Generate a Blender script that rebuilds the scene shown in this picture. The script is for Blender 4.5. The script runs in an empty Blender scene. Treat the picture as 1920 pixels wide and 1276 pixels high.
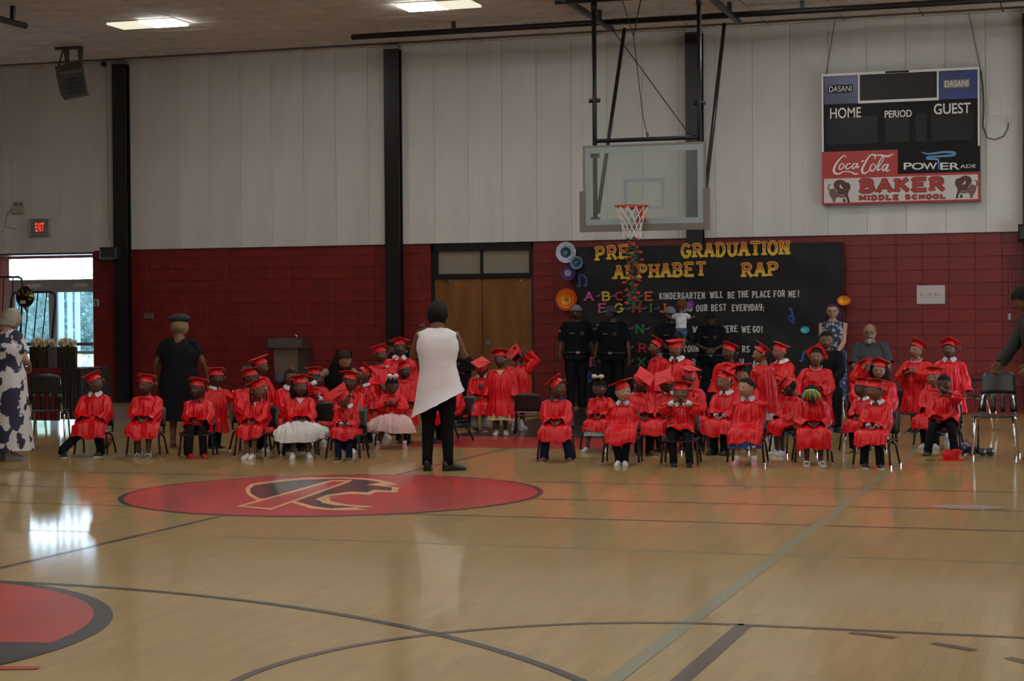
import bpy, bmesh, math, random
import numpy as np
from math import sin, cos, pi, radians, sqrt, atan2, exp
from mathutils import Matrix, Vector, Euler

# ------------------------------------------------------------------ camera, world, light, exposure
SC = bpy.context.scene
COL = SC.collection
F, YAW, PIT, ROLL, EYE = 3424.76, radians(17.96), radians(-.8646), -.0079, 1.5718   # pixels on a 1920 wide frame
W_PX, H_PX = 1920, 1276
_fw = np.array([-sin(YAW) * cos(PIT), cos(YAW) * cos(PIT), sin(PIT)])
_rt = np.array([cos(YAW), sin(YAW), 0.])
_up = np.cross(_rt, _fw)
_rt, _up = cos(ROLL) * _rt + sin(ROLL) * _up, -sin(ROLL) * _rt + cos(ROLL) * _up
cam = bpy.data.cameras.new('camera')
cam.sensor_width = 36.0
cam.lens = F * 36.0 / W_PX
cam.clip_end = 400
cam_ob = bpy.data.objects.new('camera', cam)
COL.objects.link(cam_ob)
m = Matrix.Identity(4)
for i in range(3):
    m[i][0], m[i][1], m[i][2] = _rt[i], _up[i], -_fw[i]
m[2][3] = EYE
cam_ob.matrix_world = m
SC.camera = cam_ob

world = bpy.data.worlds.new('sky')
SC.world = world
world.use_nodes = True
_bg = world.node_tree.nodes['Background']
_bg.inputs[0].default_value = (.80, .90, 1.0, 1)
_bg.inputs[1].default_value = 15.0
SC.view_settings.view_transform = 'Standard'
SC.view_settings.look = 'None'
SC.view_settings.gamma = 1
SC.view_settings.use_curve_mapping = False
SC.view_settings.exposure = 0.05
LAMP = 30.0          # emission of the fluorescent lenses
sun = bpy.data.lights.new('sun', 'SUN')
sun.energy = 6.0
sun.angle = radians(1)
sun.color = (1, .95, .86)
sun_ob = bpy.data.objects.new('sun', sun)
COL.objects.link(sun_ob)
sun_ob.rotation_euler = (radians(-38), radians(-14), 0)

YW = 29.56           # the back wall
ZC = 6.2             # the ceiling
ZR = 2.775           # top of the red block wall

def ray(u, v):
    return _rt * (u - 960) / F - _up * (v - 638) / F + _fw
def oz(u, v, z=0.):
    d = ray(u, v)
    t = (z - EYE) / d[2]
    return np.array([0, 0, EYE]) + d * t
def oy(u, v, y=YW):
    d = ray(u, v)
    return np.array([0, 0, EYE]) + d * (y / d[1])

# ------------------------------------------------------------------ materials
def principled(name, col, rough=.6, metal=0., spec=.5, **kw):
    mt = bpy.data.materials.new(name)
    mt.use_nodes = True
    b = mt.node_tree.nodes['Principled BSDF']
    b.inputs['Base Color'].default_value = (*col, 1)
    b.inputs['Roughness'].default_value = rough
    b.inputs['Metallic'].default_value = metal
    b.inputs['Specular IOR Level'].default_value = spec
    for k, v in kw.items():
        b.inputs[k].default_value = v
    return mt
def nodes(mt):
    return mt.node_tree.nodes, mt.node_tree.links, mt.node_tree.nodes['Principled BSDF']
def add_noise_colour(mt, c1, c2, scale=(4, 4, 4), detail=3, lo=.35, hi=.65, coord='Object'):
    n, l, b = nodes(mt)
    tc = n.new('ShaderNodeTexCoord'); mp = n.new('ShaderNodeMapping'); nz = n.new('ShaderNodeTexNoise'); cr = n.new('ShaderNodeValToRGB')
    mp.inputs['Scale'].default_value = scale
    nz.inputs['Scale'].default_value = 1
    nz.inputs['Detail'].default_value = detail
    cr.color_ramp.elements[0].position, cr.color_ramp.elements[1].position = lo, hi
    cr.color_ramp.elements[0].color, cr.color_ramp.elements[1].color = (*c1, 1), (*c2, 1)
    l.new(tc.outputs[coord], mp.inputs[0]); l.new(mp.outputs[0], nz.inputs[0]); l.new(nz.outputs[0], cr.inputs[0]); l.new(cr.outputs[0], b.inputs['Base Color'])
    return cr
def add_bump(mt, scale=(20, 20, 20), strength=.3, dist=.01, detail=2, coord='Object'):
    n, l, b = nodes(mt)
    tc = n.new('ShaderNodeTexCoord'); mp = n.new('ShaderNodeMapping'); nz = n.new('ShaderNodeTexNoise'); bp = n.new('ShaderNodeBump')
    mp.inputs['Scale'].default_value = scale
    nz.inputs['Scale'].default_value = 1
    nz.inputs['Detail'].default_value = detail
    bp.inputs['Strength'].default_value = strength
    bp.inputs['Distance'].default_value = dist
    l.new(tc.outputs[coord], mp.inputs[0]); l.new(mp.outputs[0], nz.inputs[0]); l.new(nz.outputs[0], bp.inputs['Height']); l.new(bp.outputs[0], b.inputs['Normal'])
    return mt
def random_tint(mt, amount=.1):
    """multiply the base colour by a random value of each object"""
    n, l, b = nodes(mt)
    oi = n.new('ShaderNodeObjectInfo'); mr = n.new('ShaderNodeMapRange'); hs = n.new('ShaderNodeHueSaturation')
    mr.inputs[3].default_value, mr.inputs[4].default_value = 1 - amount, 1 + amount
    l.new(oi.outputs['Random'], mr.inputs[0]); l.new(mr.outputs[0], hs.inputs['Value'])
    src = b.inputs['Base Color'].links[0].from_socket if b.inputs['Base Color'].links else None
    if src: l.new(src, hs.inputs['Color'])
    else: hs.inputs['Color'].default_value = b.inputs['Base Color'].default_value
    l.new(hs.outputs[0], b.inputs['Base Color'])
    return mt
def emission(name, col, st):
    mt = bpy.data.materials.new(name); mt.use_nodes = True
    n, l = mt.node_tree.nodes, mt.node_tree.links
    n.remove(n['Principled BSDF'])
    e = n.new('ShaderNodeEmission'); e.inputs[0].default_value = (*col, 1); e.inputs[1].default_value = st
    l.new(e.outputs[0], n['Material Output'].inputs[0])
    return mt
_cache = {}
def plain(col, rough=.6, metal=0., spec=.5):
    k = (tuple(round(c, 4) for c in col), rough, metal, spec)
    if k not in _cache:
        _cache[k] = principled('paint_%d' % len(_cache), col, rough, metal, spec)
    return _cache[k]
def cloth(col, rough=.9):
    return plain(col, rough, 0., .08)
def glass(name, tint, opacity):
    mt = bpy.data.materials.new(name); mt.use_nodes = True
    n, l = mt.node_tree.nodes, mt.node_tree.links
    n.remove(n['Principled BSDF'])
    t = n.new('ShaderNodeBsdfTransparent'); t.inputs[0].default_value = (*tint, 1)
    g = n.new('ShaderNodeBsdfPrincipled'); g.inputs['Base Color'].default_value = (.45, .55, .53, 1); g.inputs['Roughness'].default_value = .12
    mx = n.new('ShaderNodeMixShader'); mx.inputs[0].default_value = opacity
    l.new(t.outputs[0], mx.inputs[1]); l.new(g.outputs[0], mx.inputs[2]); l.new(mx.outputs[0], n['Material Output'].inputs[0])
    return mt

# ------------------------------------------------------------------ mesh helpers
def obj(name, data, parent=None, loc=None, rot=None, scale=None):
    o = bpy.data.objects.new(name, data)
    COL.objects.link(o)
    if parent is not None: o.parent = parent
    if loc is not None: o.location = loc
    if rot is not None: o.rotation_euler = rot
    if scale is not None: o.scale = scale
    return o
def tag(o, label=None, cat=None, group=None, kind=None):
    if label: o['label'] = label
    if cat: o['category'] = cat
    if group: o['group'] = group
    if kind: o['kind'] = kind
    return o
def thing(name, label, cat, loc=(0, 0, 0), rz=0., group=None):
    return tag(obj(name, None, None, loc, (0, 0, rz)), label, cat, group)
class MB:
    """collects vertices and faces, with a material index for each face"""
    def __init__(s): s.v, s.f, s.m = [], [], []
    def add(s, V, Fc, mi=0):
        k = len(s.v); s.v.extend([tuple(map(float, p)) for p in V]); s.f.extend([tuple(i + k for i in f) for f in Fc]); s.m.extend([mi] * len(Fc)); return s
    def box(s, a, b, mi=0):
        (x0, y0, z0), (x1, y1, z1) = a, b
        V = [(x0, y0, z0), (x1, y0, z0), (x1, y1, z0), (x0, y1, z0), (x0, y0, z1), (x1, y0, z1), (x1, y1, z1), (x0, y1, z1)]
        return s.add(V, [(0, 3, 2, 1), (4, 5, 6, 7), (0, 1, 5, 4), (1, 2, 6, 5), (2, 3, 7, 6), (3, 0, 4, 7)], mi)
    def tube(s, pts, rad, n=8, mi=0, cap=True, flat=1.):
        P = [np.array(p, float) for p in pts]
        R = rad if hasattr(rad, '__len__') else [rad] * len(P)
        ref = None; V = []
        for i, p in enumerate(P):
            d = P[min(i + 1, len(P) - 1)] - P[max(i - 1, 0)]; d /= (np.linalg.norm(d) + 1e-9)
            if ref is None:
                ref = np.array([0, 0, 1.]) if abs(d[2]) < .9 else np.array([1., 0, 0])
                ref = ref - d * (ref @ d)
            else: ref = ref - d * (ref @ d)
            ref /= np.linalg.norm(ref) + 1e-9
            b = np.cross(d, ref)
            for k in range(n):
                a = 2 * pi * k / n
                V.append(p + R[i] * (cos(a) * b + flat * sin(a) * ref))
        Fc = [(i * n + k, i * n + (k + 1) % n, (i + 1) * n + (k + 1) % n, (i + 1) * n + k) for i in range(len(P) - 1) for k in range(n)]
        if cap: Fc += [tuple(range(n))[::-1], tuple((len(P) - 1) * n + k for k in range(n))]
        return s.add(V, Fc, mi)
    def ball(s, c, r, n=10, m=7, mi=0):
        r = r if hasattr(r, '__len__') else (r, r, r)
        V = [(c[0], c[1], c[2] + r[2])]
        for i in range(1, m):
            t = pi * i / m
            V += [(c[0] + r[0] * sin(t) * cos(2 * pi * k / n), c[1] + r[1] * sin(t) * sin(2 * pi * k / n), c[2] + r[2] * cos(t)) for k in range(n)]
        V.append((c[0], c[1], c[2] - r[2]))
        Fc = [(0, 1 + k, 1 + (k + 1) % n) for k in range(n)]
        for i in range(m - 2):
            Fc += [(1 + i * n + k, 1 + (i + 1) * n + k, 1 + (i + 1) * n + (k + 1) % n, 1 + i * n + (k + 1) % n) for k in range(n)]
        L = len(V) - 1
        Fc += [(L, 1 + (m - 2) * n + (k + 1) % n, 1 + (m - 2) * n + k) for k in range(n)]
        return s.add(V, Fc, mi)
    def prism(s, poly, d0, d1, mi=0, axis='y'):
        """extrude a 2D outline; axis y: outline in x,z ; axis z: outline in x,y"""
        n = len(poly)
        mk = (lambda p, d: (p[0], d, p[1])) if axis == 'y' else (lambda p, d: (p[0], p[1], d))
        V = [mk(p, d0) for p in poly] + [mk(p, d1) for p in poly]
        Fc = [tuple(range(n)), tuple(range(2 * n - 1, n - 1, -1))] + [(i, i + n, (i + 1) % n + n, (i + 1) % n) for i in range(n)]
        return s.add(V, Fc, mi)
    def mesh(s, name, mats, smooth=False):
        me = bpy.data.meshes.new(name)
        me.from_pydata(s.v, [], s.f)
        for mt in (mats if isinstance(mats, (list, tuple)) else [mats]): me.materials.append(mt)
        if any(s.m): me.polygons.foreach_set('material_index', s.m)
        if smooth: me.polygons.foreach_set('use_smooth', [True] * len(me.polygons))
        me.update()
        return me
    def build(s, name, mats, parent=None, smooth=False, loc=None, rot=None, scale=None):
        return obj(name, s.mesh(name, mats, smooth), parent, loc, rot, scale)
def fix_normals(me):
    bm = bmesh.new(); bm.from_mesh(me); bmesh.ops.recalc_face_normals(bm, faces=bm.faces); bm.to_mesh(me); bm.free(); me.update()
def chamfer_box(sx, sy, sz, c):
    """a box centred in x,y,z with its front (-y) edges cut back by c: 20 faces or so"""
    b = MB()
    x, y, z = sx / 2, sy / 2, sz / 2
    V = [(-x, y, -z), (x, y, -z), (x, y, z), (-x, y, z), (-x, -y + c, -z), (x, -y + c, -z), (x, -y + c, z), (-x, -y + c, z), (-x + c, -y, -z + c), (x - c, -y, -z + c), (x - c, -y, z - c), (-x + c, -y, z - c)]
    Fc = [(0, 1, 2, 3)[::-1]] + [(i, (i + 1) % 4, (i + 1) % 4 + 4, i + 4) for i in range(4)] + [(i + 4, (i + 1) % 4 + 4, (i + 1) % 4 + 8, i + 8) for i in range(4)] + [(8, 9, 10, 11)]
    return b.add(V, Fc)
def text_mesh(name, body, size, mat, bold=0., depth=.002, shear=0., align='LEFT', space=1.):
    cu = bpy.data.curves.new(name, 'FONT')
    cu.body = body; cu.size = size; cu.offset = bold; cu.extrude = depth; cu.shear = shear; cu.align_x = align; cu.space_character = space; cu.resolution_u = 4
    o = bpy.data.objects.new(name, cu); COL.objects.link(o)
    me = bpy.data.meshes.new_from_object(o.evaluated_get(bpy.context.evaluated_depsgraph_get()))
    bpy.data.objects.remove(o); bpy.data.curves.remove(cu)
    me.materials.clear(); me.materials.append(mat); me.name = name
    return me
def fit_text(name, body, mat, parent, x0, x1, z0, z1, y, bold=0., depth=.002, shear=0.):
    """lettering that fills the box x0..x1, z0..z1 on the plane y, facing -y"""
    me = text_mesh(name, body, 1., mat, bold, 0, shear)
    co = np.empty(len(me.vertices) * 3); me.vertices.foreach_get('co', co); co = co.reshape(-1, 3)
    lo, hi = co.min(0), co.max(0)
    out = np.empty_like(co)
    out[:, 0] = x0 + (co[:, 0] - lo[0]) / (hi[0] - lo[0]) * (x1 - x0)
    out[:, 2] = z0 + (co[:, 1] - lo[1]) / (hi[1] - lo[1]) * (z1 - z0)
    out[:, 1] = y
    me.vertices.foreach_set('co', out.ravel()); me.update()
    return obj(name, me, parent)
R = random.Random(7)
# ------------------------------------------------------------------ the hall
M = {}
M['white'] = principled('white_panel_paint', (.60, .585, .56), .42)
add_noise_colour(M['white'], (.53, .52, .50), (.64, .625, .60), (1.2, 1.2, .35), 4)
random_tint(M['white'], .035)
M['red_block'] = principled('red_block_paint', (.17, .013, .012), .38)
add_noise_colour(M['red_block'], (.145, .011, .010), (.195, .017, .015), (7, 7, 7), 4)
add_bump(M['red_block'], (60, 60, 60), .25, .004)
random_tint(M['red_block'], .10)
M['mortar'] = principled('red_painted_joint', (.135, .011, .010), .6)
M['black'] = principled('black_paint', (.008, .008, .010), .35)
M['black_metal'] = principled('black_metal', (.012, .012, .013), .42, .3)
M['ceil'] = principled('ceiling_tile_board', (.50, .45, .40), .9)
add_noise_colour(M['ceil'], (.62, .55, .49), (.74, .66, .59), (3, 3, 3), 4)
random_tint(M['ceil'], .06)
M['grid'] = principled('ceiling_grid_metal', (.10, .09, .08), .7)
M['chrome'] = principled('chrome', (.75, .74, .72), .18, 1.)
M['steel'] = principled('brushed_steel', (.35, .36, .38), .35, 1.)
M['grey_frame'] = principled('grey_aluminium', (.34, .37, .38), .45, .2)
M['beige'] = principled('beige_plastic', (.42, .39, .33), .5)
M['wood_door'] = principled('stained_wood_door', (.15, .062, .018), .4)
add_noise_colour(M['wood_door'], (.16, .062, .015), (.235, .098, .026), (5, 5, .7), 4)

def floor_paint(name, col, rough=.5, wear=.12):
    mt = principled(name, col, rough, 0, .3, **{'Coat Weight': .50, 'Coat Roughness': .085})
    c1 = tuple(c * (1 - wear) for c in col); c2 = tuple(min(1, c * (1 + wear)) for c in col)
    add_noise_colour(mt, c1, c2, (1.4, .5, 1), 4)
    return mt
def wood_floor(name, boards):
    mt = principled(name, (.36, .23, .085), .5, 0, .25, **{'Coat Weight': .70, 'Coat Roughness': .085, 'Coat IOR': 1.5})
    n, l, b = nodes(mt)
    tc = n.new('ShaderNodeTexCoord'); mp = n.new('ShaderNodeMapping'); nz = n.new('ShaderNodeTexNoise'); cr = n.new('ShaderNodeValToRGB')
    mp.inputs['Scale'].default_value = (9, .8, 1)
    nz.inputs['Scale'].default_value = 1; nz.inputs['Detail'].default_value = 5
    e = cr.color_ramp.elements
    e[0].position, e[1].position = .3, .72
    e[0].color, e[1].color = (.295, .198, .062, 1), (.37, .255, .088, 1)
    l.new(tc.outputs['Object'], mp.inputs[0]); l.new(mp.outputs[0], nz.inputs[0]); l.new(nz.outputs[0], cr.inputs[0])
    out = cr.outputs[0]
    if boards:
        sw = n.new('ShaderNodeMapping'); sw.inputs['Rotation'].default_value = (0, 0, pi / 2)
        br = n.new('ShaderNodeTexBrick'); br.inputs['Scale'].default_value = 1.
        br.inputs['Brick Width'].default_value = 1.2; br.inputs['Row Height'].default_value = .085; br.inputs['Mortar Size'].default_value = .0015
        br.inputs['Color1'].default_value = (.965, .965, .965, 1); br.inputs['Color2'].default_value = (1, 1, 1, 1); br.inputs['Mortar'].default_value = (.96, .955, .95, 1)
        mx = n.new('ShaderNodeMix'); mx.data_type = 'RGBA'; mx.blend_type = 'MULTIPLY'; mx.inputs[0].default_value = 1
        l.new(tc.outputs['Object'], sw.inputs[0]); l.new(sw.outputs[0], br.inputs[0]); l.new(out, mx.inputs[6]); l.new(br.outputs[0], mx.inputs[7])
        out = mx.outputs[2]
    l.new(out, b.inputs['Base Color'])
    if not boards: random_tint(mt, .03)
    return mt
M['floor'] = wood_floor('maple_floor', True)
M['plank'] = wood_floor('maple_plank', False)
M['line'] = floor_paint('dark_brown_court_line', (.055, .026, .018))
M['line_black'] = floor_paint('black_court_paint', (.014, .012, .013))
M['court_red'] = floor_paint('red_court_paint', (.36, .022, .018))
M['line_green'] = floor_paint('faded_green_court_line', (.20, .19, .105))
M['logo_tan'] = floor_paint('tan_court_paint', (.62, .36, .17))

# floor: the boards nearest the camera are laid one by one, the rest is one surface
PX0, PX1, PY0, PY1 = -6.97, .085, 6.7, 10.5
fl = MB()
XA, XB, YA, YB = -21., 5., -5., YW + .02
for a, b, c, d in ((XA, PX0, YA, YB), (PX1, XB, YA, YB), (PX0, PX1, YA, PY0), (PX0, PX1, PY1, YB)):
    fl.box((a, c, -.1), (b, d, 0))
fl.box((PX0, PY0, -.1), (PX1, PY1, -.02))
floor = tag(fl.build('floor', M['floor']), 'glossy maple gym floor with painted court lines', kind='structure')
BW = .085
pm = {}
for L in (.9, 1.2, 1.5):
    pb = MB(); w = BW / 2 - .0002; h = L / 2 - .0002
    pb.box((-w, -h, -.02), (w, h, 0))
    pm[L] = pb.mesh('plank', M['plank'])
for i in range(int(round((PX1 - PX0) / BW))):
    lens = [(1.5, 1.2, .9), (.9, 1.5, 1.2), (1.2, .9, 1.5)][(i * 7 + i // 3) % 3]
    y = PY0
    for L in lens + ((PY1 - PY0 - sum(lens)),):
        if L < .05: continue
        me = pm.get(round(L, 3))
        if me is None:
            pb = MB(); pb.box((-BW / 2 + .0002, -L / 2 + .0002, -.02), (BW / 2 - .0002, L / 2 - .0002, 0)); me = pm[round(L, 3)] = pb.mesh('plank', M['plank'])
        obj('plank', me, floor, (PX0 + BW * (i + .5), y + L / 2, 0))
        y += L

def strip(name, pts, w, mat, z=.0012, closed=False):
    P = [np.array(p[:2], float) for p in pts]; n = len(P); V = []
    for i, p in enumerate(P):
        a = P[(i - 1) % n] if closed or i else p; b_ = P[(i + 1) % n] if closed or i < n - 1 else p
        d = b_ - a; d /= np.linalg.norm(d) + 1e-9; nn = np.array([-d[1], d[0]]) * w / 2
        V += [(*(p + nn), z), (*(p - nn), z)]
    Fc = [(2 * i, 2 * i + 1, (2 * i + 3) % (2 * n), (2 * i + 2) % (2 * n)) for i in range(n if closed else n - 1)]
    return MB().add(V, Fc).build(name, mat, floor)
def arc(c, r, a0, a1, n=64):
    return [(c[0] + r * cos(radians(a0 + (a1 - a0) * i / n)), c[1] + r * sin(radians(a0 + (a1 - a0) * i / n))) for i in range(n + 1)]
def disc(name, c, r, mat, z):
    return MB().add([(x, y, z) for x, y in arc(c, r, 0, 360, 96)[:-1]], [tuple(range(96))]).build(name, mat, floor)
# lane of the hoop at the wall
LX0, LX1 = -8.03, -4.40
strip('lane_paint', [(-6.215, 22.0), (-6.215, 28.3)], LX1 - LX0, M['line_black'], .0008)
strip('lane_paint', [(-6.215, 20.2), (-6.215, 22.02)], LX1 - LX0, M['court_red'], .001)
strip('border_paint', [(-20.9, 25.3), (-12.6, 25.3)], 1.25, M['court_red'], .0008)
strip('border_paint', [(-3.9, 28.9), (4.9, 28.9)], 1.2, M['court_red'], .0008)
# lines
strip('court_line', [(-6.58, 6.0), (-6.58, 20.2)], .055, M['line'], .0012)
for Y_, w_, X0_, mt in ((16.2, .036, -20, 'line'), (14.72, .036, -20, 'line'), (13.38, .036, -20, 'line'), (11.70, .03, -10, 'line_green'), (18.9, .03, -5.5, 'line'), (24.6, .05, -4.3, 'line')):
    strip('court_line', [(X0_, Y_), (4.9, Y_)], w_, M[mt], .0014)
strip('court_line', [(-2.0, 5.), (-2.0, 21.5)], .085, M['line_green'], .0016)
strip('court_line', [(-1.72, 5.), (-1.72, 9.02)], .085, M['line'], .0018)
C1 = (-1.72, 7.2)
strip('court_line', arc(C1, 1.84, 90, 200), .05, M['line'], .002)
strip('court_line', [(-1.75, 9.04), (4.9, 9.04)], .05, M['line'], .002)
for a in (73, 59, 45, 31): strip('court_line', arc(C1, 1.84, a, a - 7.5, 6), .06, M['line'], .002)
strip('court_line', arc((-6.21, 4.006), 5.36, -5, 140, 96), .055, M['line_black'], .0022)
# centre circle
C0 = (-6.45, 14.76)
disc('centre_circle_border', C0, 1.85, M['line_black'], .0024)
disc('centre_circle', C0, 1.80, M['court_red'], .0030)
C2 = (-6.62, 7.50)
disc('side_circle_border', C2, 1.92, M['line_black'], .0024)
disc('side_circle', (-6.62, 7.56), 1.79, M['court_red'], .0030)
lo = [oz(u, v) for u, v in ((-40, 1203), (130, 1206), (60, 1228), (0, 1247), (-40, 1250))]
MB().add([(p[0], p[1], .0036) for p in lo], [tuple(range(5))[::-1]]).build('side_circle_band', M['line_black'], floor)
lo = [oz(u, v) for u, v in ((-30, 1249), (78, 1250), (70, 1255), (-30, 1256))]
MB().add([(p[0], p[1], .0036) for p in lo], [tuple(range(4))[::-1]]).build('court_dash', M['court_red'], floor)
# the charging bison and the slanted bar, painted in the circle
def decal(name, px, mat, z):
    P = [oz(180 + x * .4375, 860 + y * .4375) for x, y in px]
    MB().add([(p[0], p[1], z) for p in P], [tuple(range(len(P)))]).build(name, mat, floor)
    fix_normals(floor.children[-1].data)
decal('emblem_outline', [(645, 150), (640, 128), (660, 110), (700, 102), (800, 90), (900, 82), (1060, 80), (1170, 85), (1240, 96), (1298, 112), (1240, 116), (1300, 124), (1290, 145), (1200, 143), (1175, 155), (1090, 152), (1010, 160), (970, 175), (1050, 196), (1195, 205), (1110, 212), (1165, 220), (1020, 222), (920, 214), (850, 192), (760, 180), (690, 178), (665, 165)], M['logo_tan'], .0044)
decal('emblem_body', [(665, 150), (660, 130), (680, 114), (800, 98), (900, 90), (1060, 86), (1160, 92), (1225, 102), (1160, 112), (1270, 124), (1265, 138), (1190, 134), (1165, 145), (1085, 142), (990, 155), (940, 175), (1000, 196), (1120, 208), (1010, 214), (930, 205), (860, 184), (760, 172), (700, 172)], M['line_black'], .0050)
decal('emblem_horn', [(965, 190), (985, 170), (1050, 162), (1000, 172), (1010, 184), (1090, 200), (1030, 202)], M['logo_tan'], .0056)
decal('emblem_bar_edge', [(600, 206), (1010, 92), (1100, 92), (1090, 100), (750, 222)], M['logo_tan'], .0062)
decal('emblem_bar', [(632, 204), (1015, 99), (1072, 99), (748, 214)], M['court_red'], .0068)
# worn patch of varnish and a dark outlet plate
pt = oz(1815, 951)
MB().add([(pt[0] + .27 * cos(t) * (1 + .2 * sin(3 * t)), pt[1] + .16 * sin(t), .0030) for t in np.linspace(0, 2 * pi, 24, endpoint=False)], [tuple(range(24))]).build('worn_patch', floor_paint('grey_scuff', (.30, .27, .25), .45), floor)
pt = oz(1744, 862)
MB().box((pt[0] - .05, pt[1] - .06, 0), (pt[0] + .05, pt[1] + .06, .004)).build('floor_plate', M['line'], floor)

# back wall: painted block below, metal panels above
DX0, DX1, DZ = -11.04, -9.20, 2.765      # wooden double door with its transom
GX0, GX1, GZ = -20.05, -17.67, 2.72      # glazed entrance recess
wb = MB()
for a, b, c, d in ((XA, GX0, 0, 6.4), (GX1, DX0, 0, 6.4), (DX1, XB, 0, 6.4), (GX0, GX1, GZ, 6.4), (DX0, DX1, DZ, 6.4)):
    wb.box((a, YW + .02, c), (b, YW + .30, d))
wall = tag(wb.build('wall_back', M['mortar']), 'back wall of red painted block below white metal panels', kind='structure')
bm_full = chamfer_box(.4064 - .003, .03, .2054 - .003, .003).mesh('block', M['red_block'])
k = 0
blocks = []
for j in range(-1, 14):
    z0, z1 = .143 + .2054 * (j - 1), .143 + .2054 * j
    z0, z1 = max(z0, 0), min(z1, ZR)
    if z1 - z0 < .02: continue
    for i in range(-8, 46):
        x1 = -1.925 - .4064 * i; x0 = x1 - .4064
        for g0, g1, gz in ((GX0, GX1, GZ), (DX0, DX1, DZ)):
            if z0 < gz and x0 < g1 and x1 > g0:
                if x0 < g0 < x1: x1 = g0
                elif x0 < g1 < x1: x0 = g1
                else: x0 = x1
        if x1 - x0 < .03 or x1 < -20.9 or x0 > 4.9: continue
        blocks.append((x0, x1, z0, z1))
hid = lambda b: b[1] > -.9 or (b[0] > -8.5 and b[1] < -3.98 and b[3] < 2.6)
vis = sorted([b for b in blocks if not hid(b)], key=lambda b: -b[0])
rest = vis[300:] + [b for b in blocks if hid(b)]
for x0, x1, z0, z1 in vis[:300]:
    o = obj('block', bm_full, wall, ((x0 + x1) / 2, YW + .012, (z0 + z1) / 2))
    o.scale = ((x1 - x0) / .4064, 1, (z1 - z0) / .2054)
rb = MB()
for x0, x1, z0, z1 in rest:
    q = chamfer_box(x1 - x0 - .003, .03, z1 - z0 - .003, .003)
    rb.add([(p[0] + (x0 + x1) / 2, p[1] + YW + .012, p[2] + (z0 + z1) / 2) for p in q.v], q.f)
tag(rb.build('blocks', M['red_block'], wall), kind='stuff')
PW = .6129
pmesh = chamfer_box(PW - .003, .03, ZC - ZR, .004)
pmesh = pmesh.mesh('panel', M['white'])
for i in range(-18, 28):
    x = -10.944 + PW * (i + .5)
    if not (-20.9 < x < 4.9): continue
    pn = obj('panel', pmesh, wall, (x, YW - .035, (ZC + ZR) / 2))
    if i % 3 == 1:
        rb = MB()
        for q in (-1, 1): rb.box((q * PW / 6 - .003, -.0185, -1.70), (q * PW / 6 + .003, -.015, 1.70))
        rb.build('rib', M['white'], pn)
# white flashing under the panels over the entrance
MB().box((GX0, YW - .06, GZ + .03), (GX1 + .05, YW - .02, GZ + .06)).build('flashing', M['white'], wall)
# steel columns
def column(x0, x1, label, n):
    h = MB(); d = .22; t = .03; xm = (x0 + x1) / 2
    h.box((x0, YW - d, 0), (x1, YW - d + t, 6.13)).box((x0, YW - .05 - t, 0), (x1, YW - .05, 6.13)).box((xm - .015, YW - d + t, 0), (xm + .015, YW - .05 - t, 6.13))
    c = tag(h.build('column', M['black']), label, 'column', kind='structure')
    MB().box((x0 + .01, YW - .2, 6.13), (x1 - .01, YW - .08, 6.2)).build('cap_plate', M['steel'], c)
column(-17.10, -16.83, 'black steel column right of the glazed entrance', 1)
column(-11.80, -11.53, 'black steel column left of the wooden double door', 2)
column(-6.50, -6.23, 'black steel column behind the basketball backboard', 3)
column(-1.19, -.92, 'black steel column at the right edge beside the scoreboard', 4)
# other walls
RY0, RY1, RZ = 20.5, 25.5, 2.6  # opening in the right wall for the added side doors
for nm, a, b in (('wall_left', (XA - .2, YA, 0), (XA, YB + .3, 6.4)), ('wall_right', (XB, YA, 0), (XB + .2, RY0, 6.4)), ('wall_front', (XA - .2, YA - .2, 0), (XB + .2, YA, 6.4))):
    w_ = tag(MB().box(a, b).build(nm, plain((.68, .66, .63), .6)), kind='structure')
    lo_ = MB()
    if nm == 'wall_left': lo_.box((XA, YA, 0), (XA + .02, YB, ZR))
    elif nm == 'wall_right':
        lo_.box((XB - .02, YA, 0), (XB, RY0, ZR)).box((XB - .02, RY1, 0), (XB, YB, ZR))
        MB().box((XB, RY1, 0), (XB + .2, YB + .3, 6.4)).box((XB, RY0, RZ), (XB + .2, RY1, 6.4)).build('wall_section', w_.data.materials[0], w_)
    else: lo_.box((XA, YA, 0), (XB, YA + .02, ZR))
    lo_.build('block_dado', M['red_block'], w_)
rd = tag(obj('added_side_doors', None), 'unseen glazed side doors added in the right wall for daylight', kind='structure')  # made-up doors, out of view, letting daylight in from the right
for k in range(4):
    y = RY0 + (RY1 - RY0) * k / 4; y2 = y + (RY1 - RY0) / 4
    lf_ = MB().box((XB + .05, y, 0), (XB + .1, y + .07, RZ)).box((XB + .05, y2 - .07, 0), (XB + .1, y2, RZ)).box((XB + .05, y, RZ - .1), (XB + .1, y2, RZ)).box((XB + .05, y, 0), (XB + .1, y2, .2)).build('door_leaf', M['grey_frame'], rd)
    MB().box((XB + .07, y + .07, .2), (XB + .075, y2 - .07, RZ - .1)).build('pane', glass('added_side_door_glass', (.85, .9, .93), .05) if k == 0 else bpy.data.materials['added_side_door_glass'], lf_)
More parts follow.
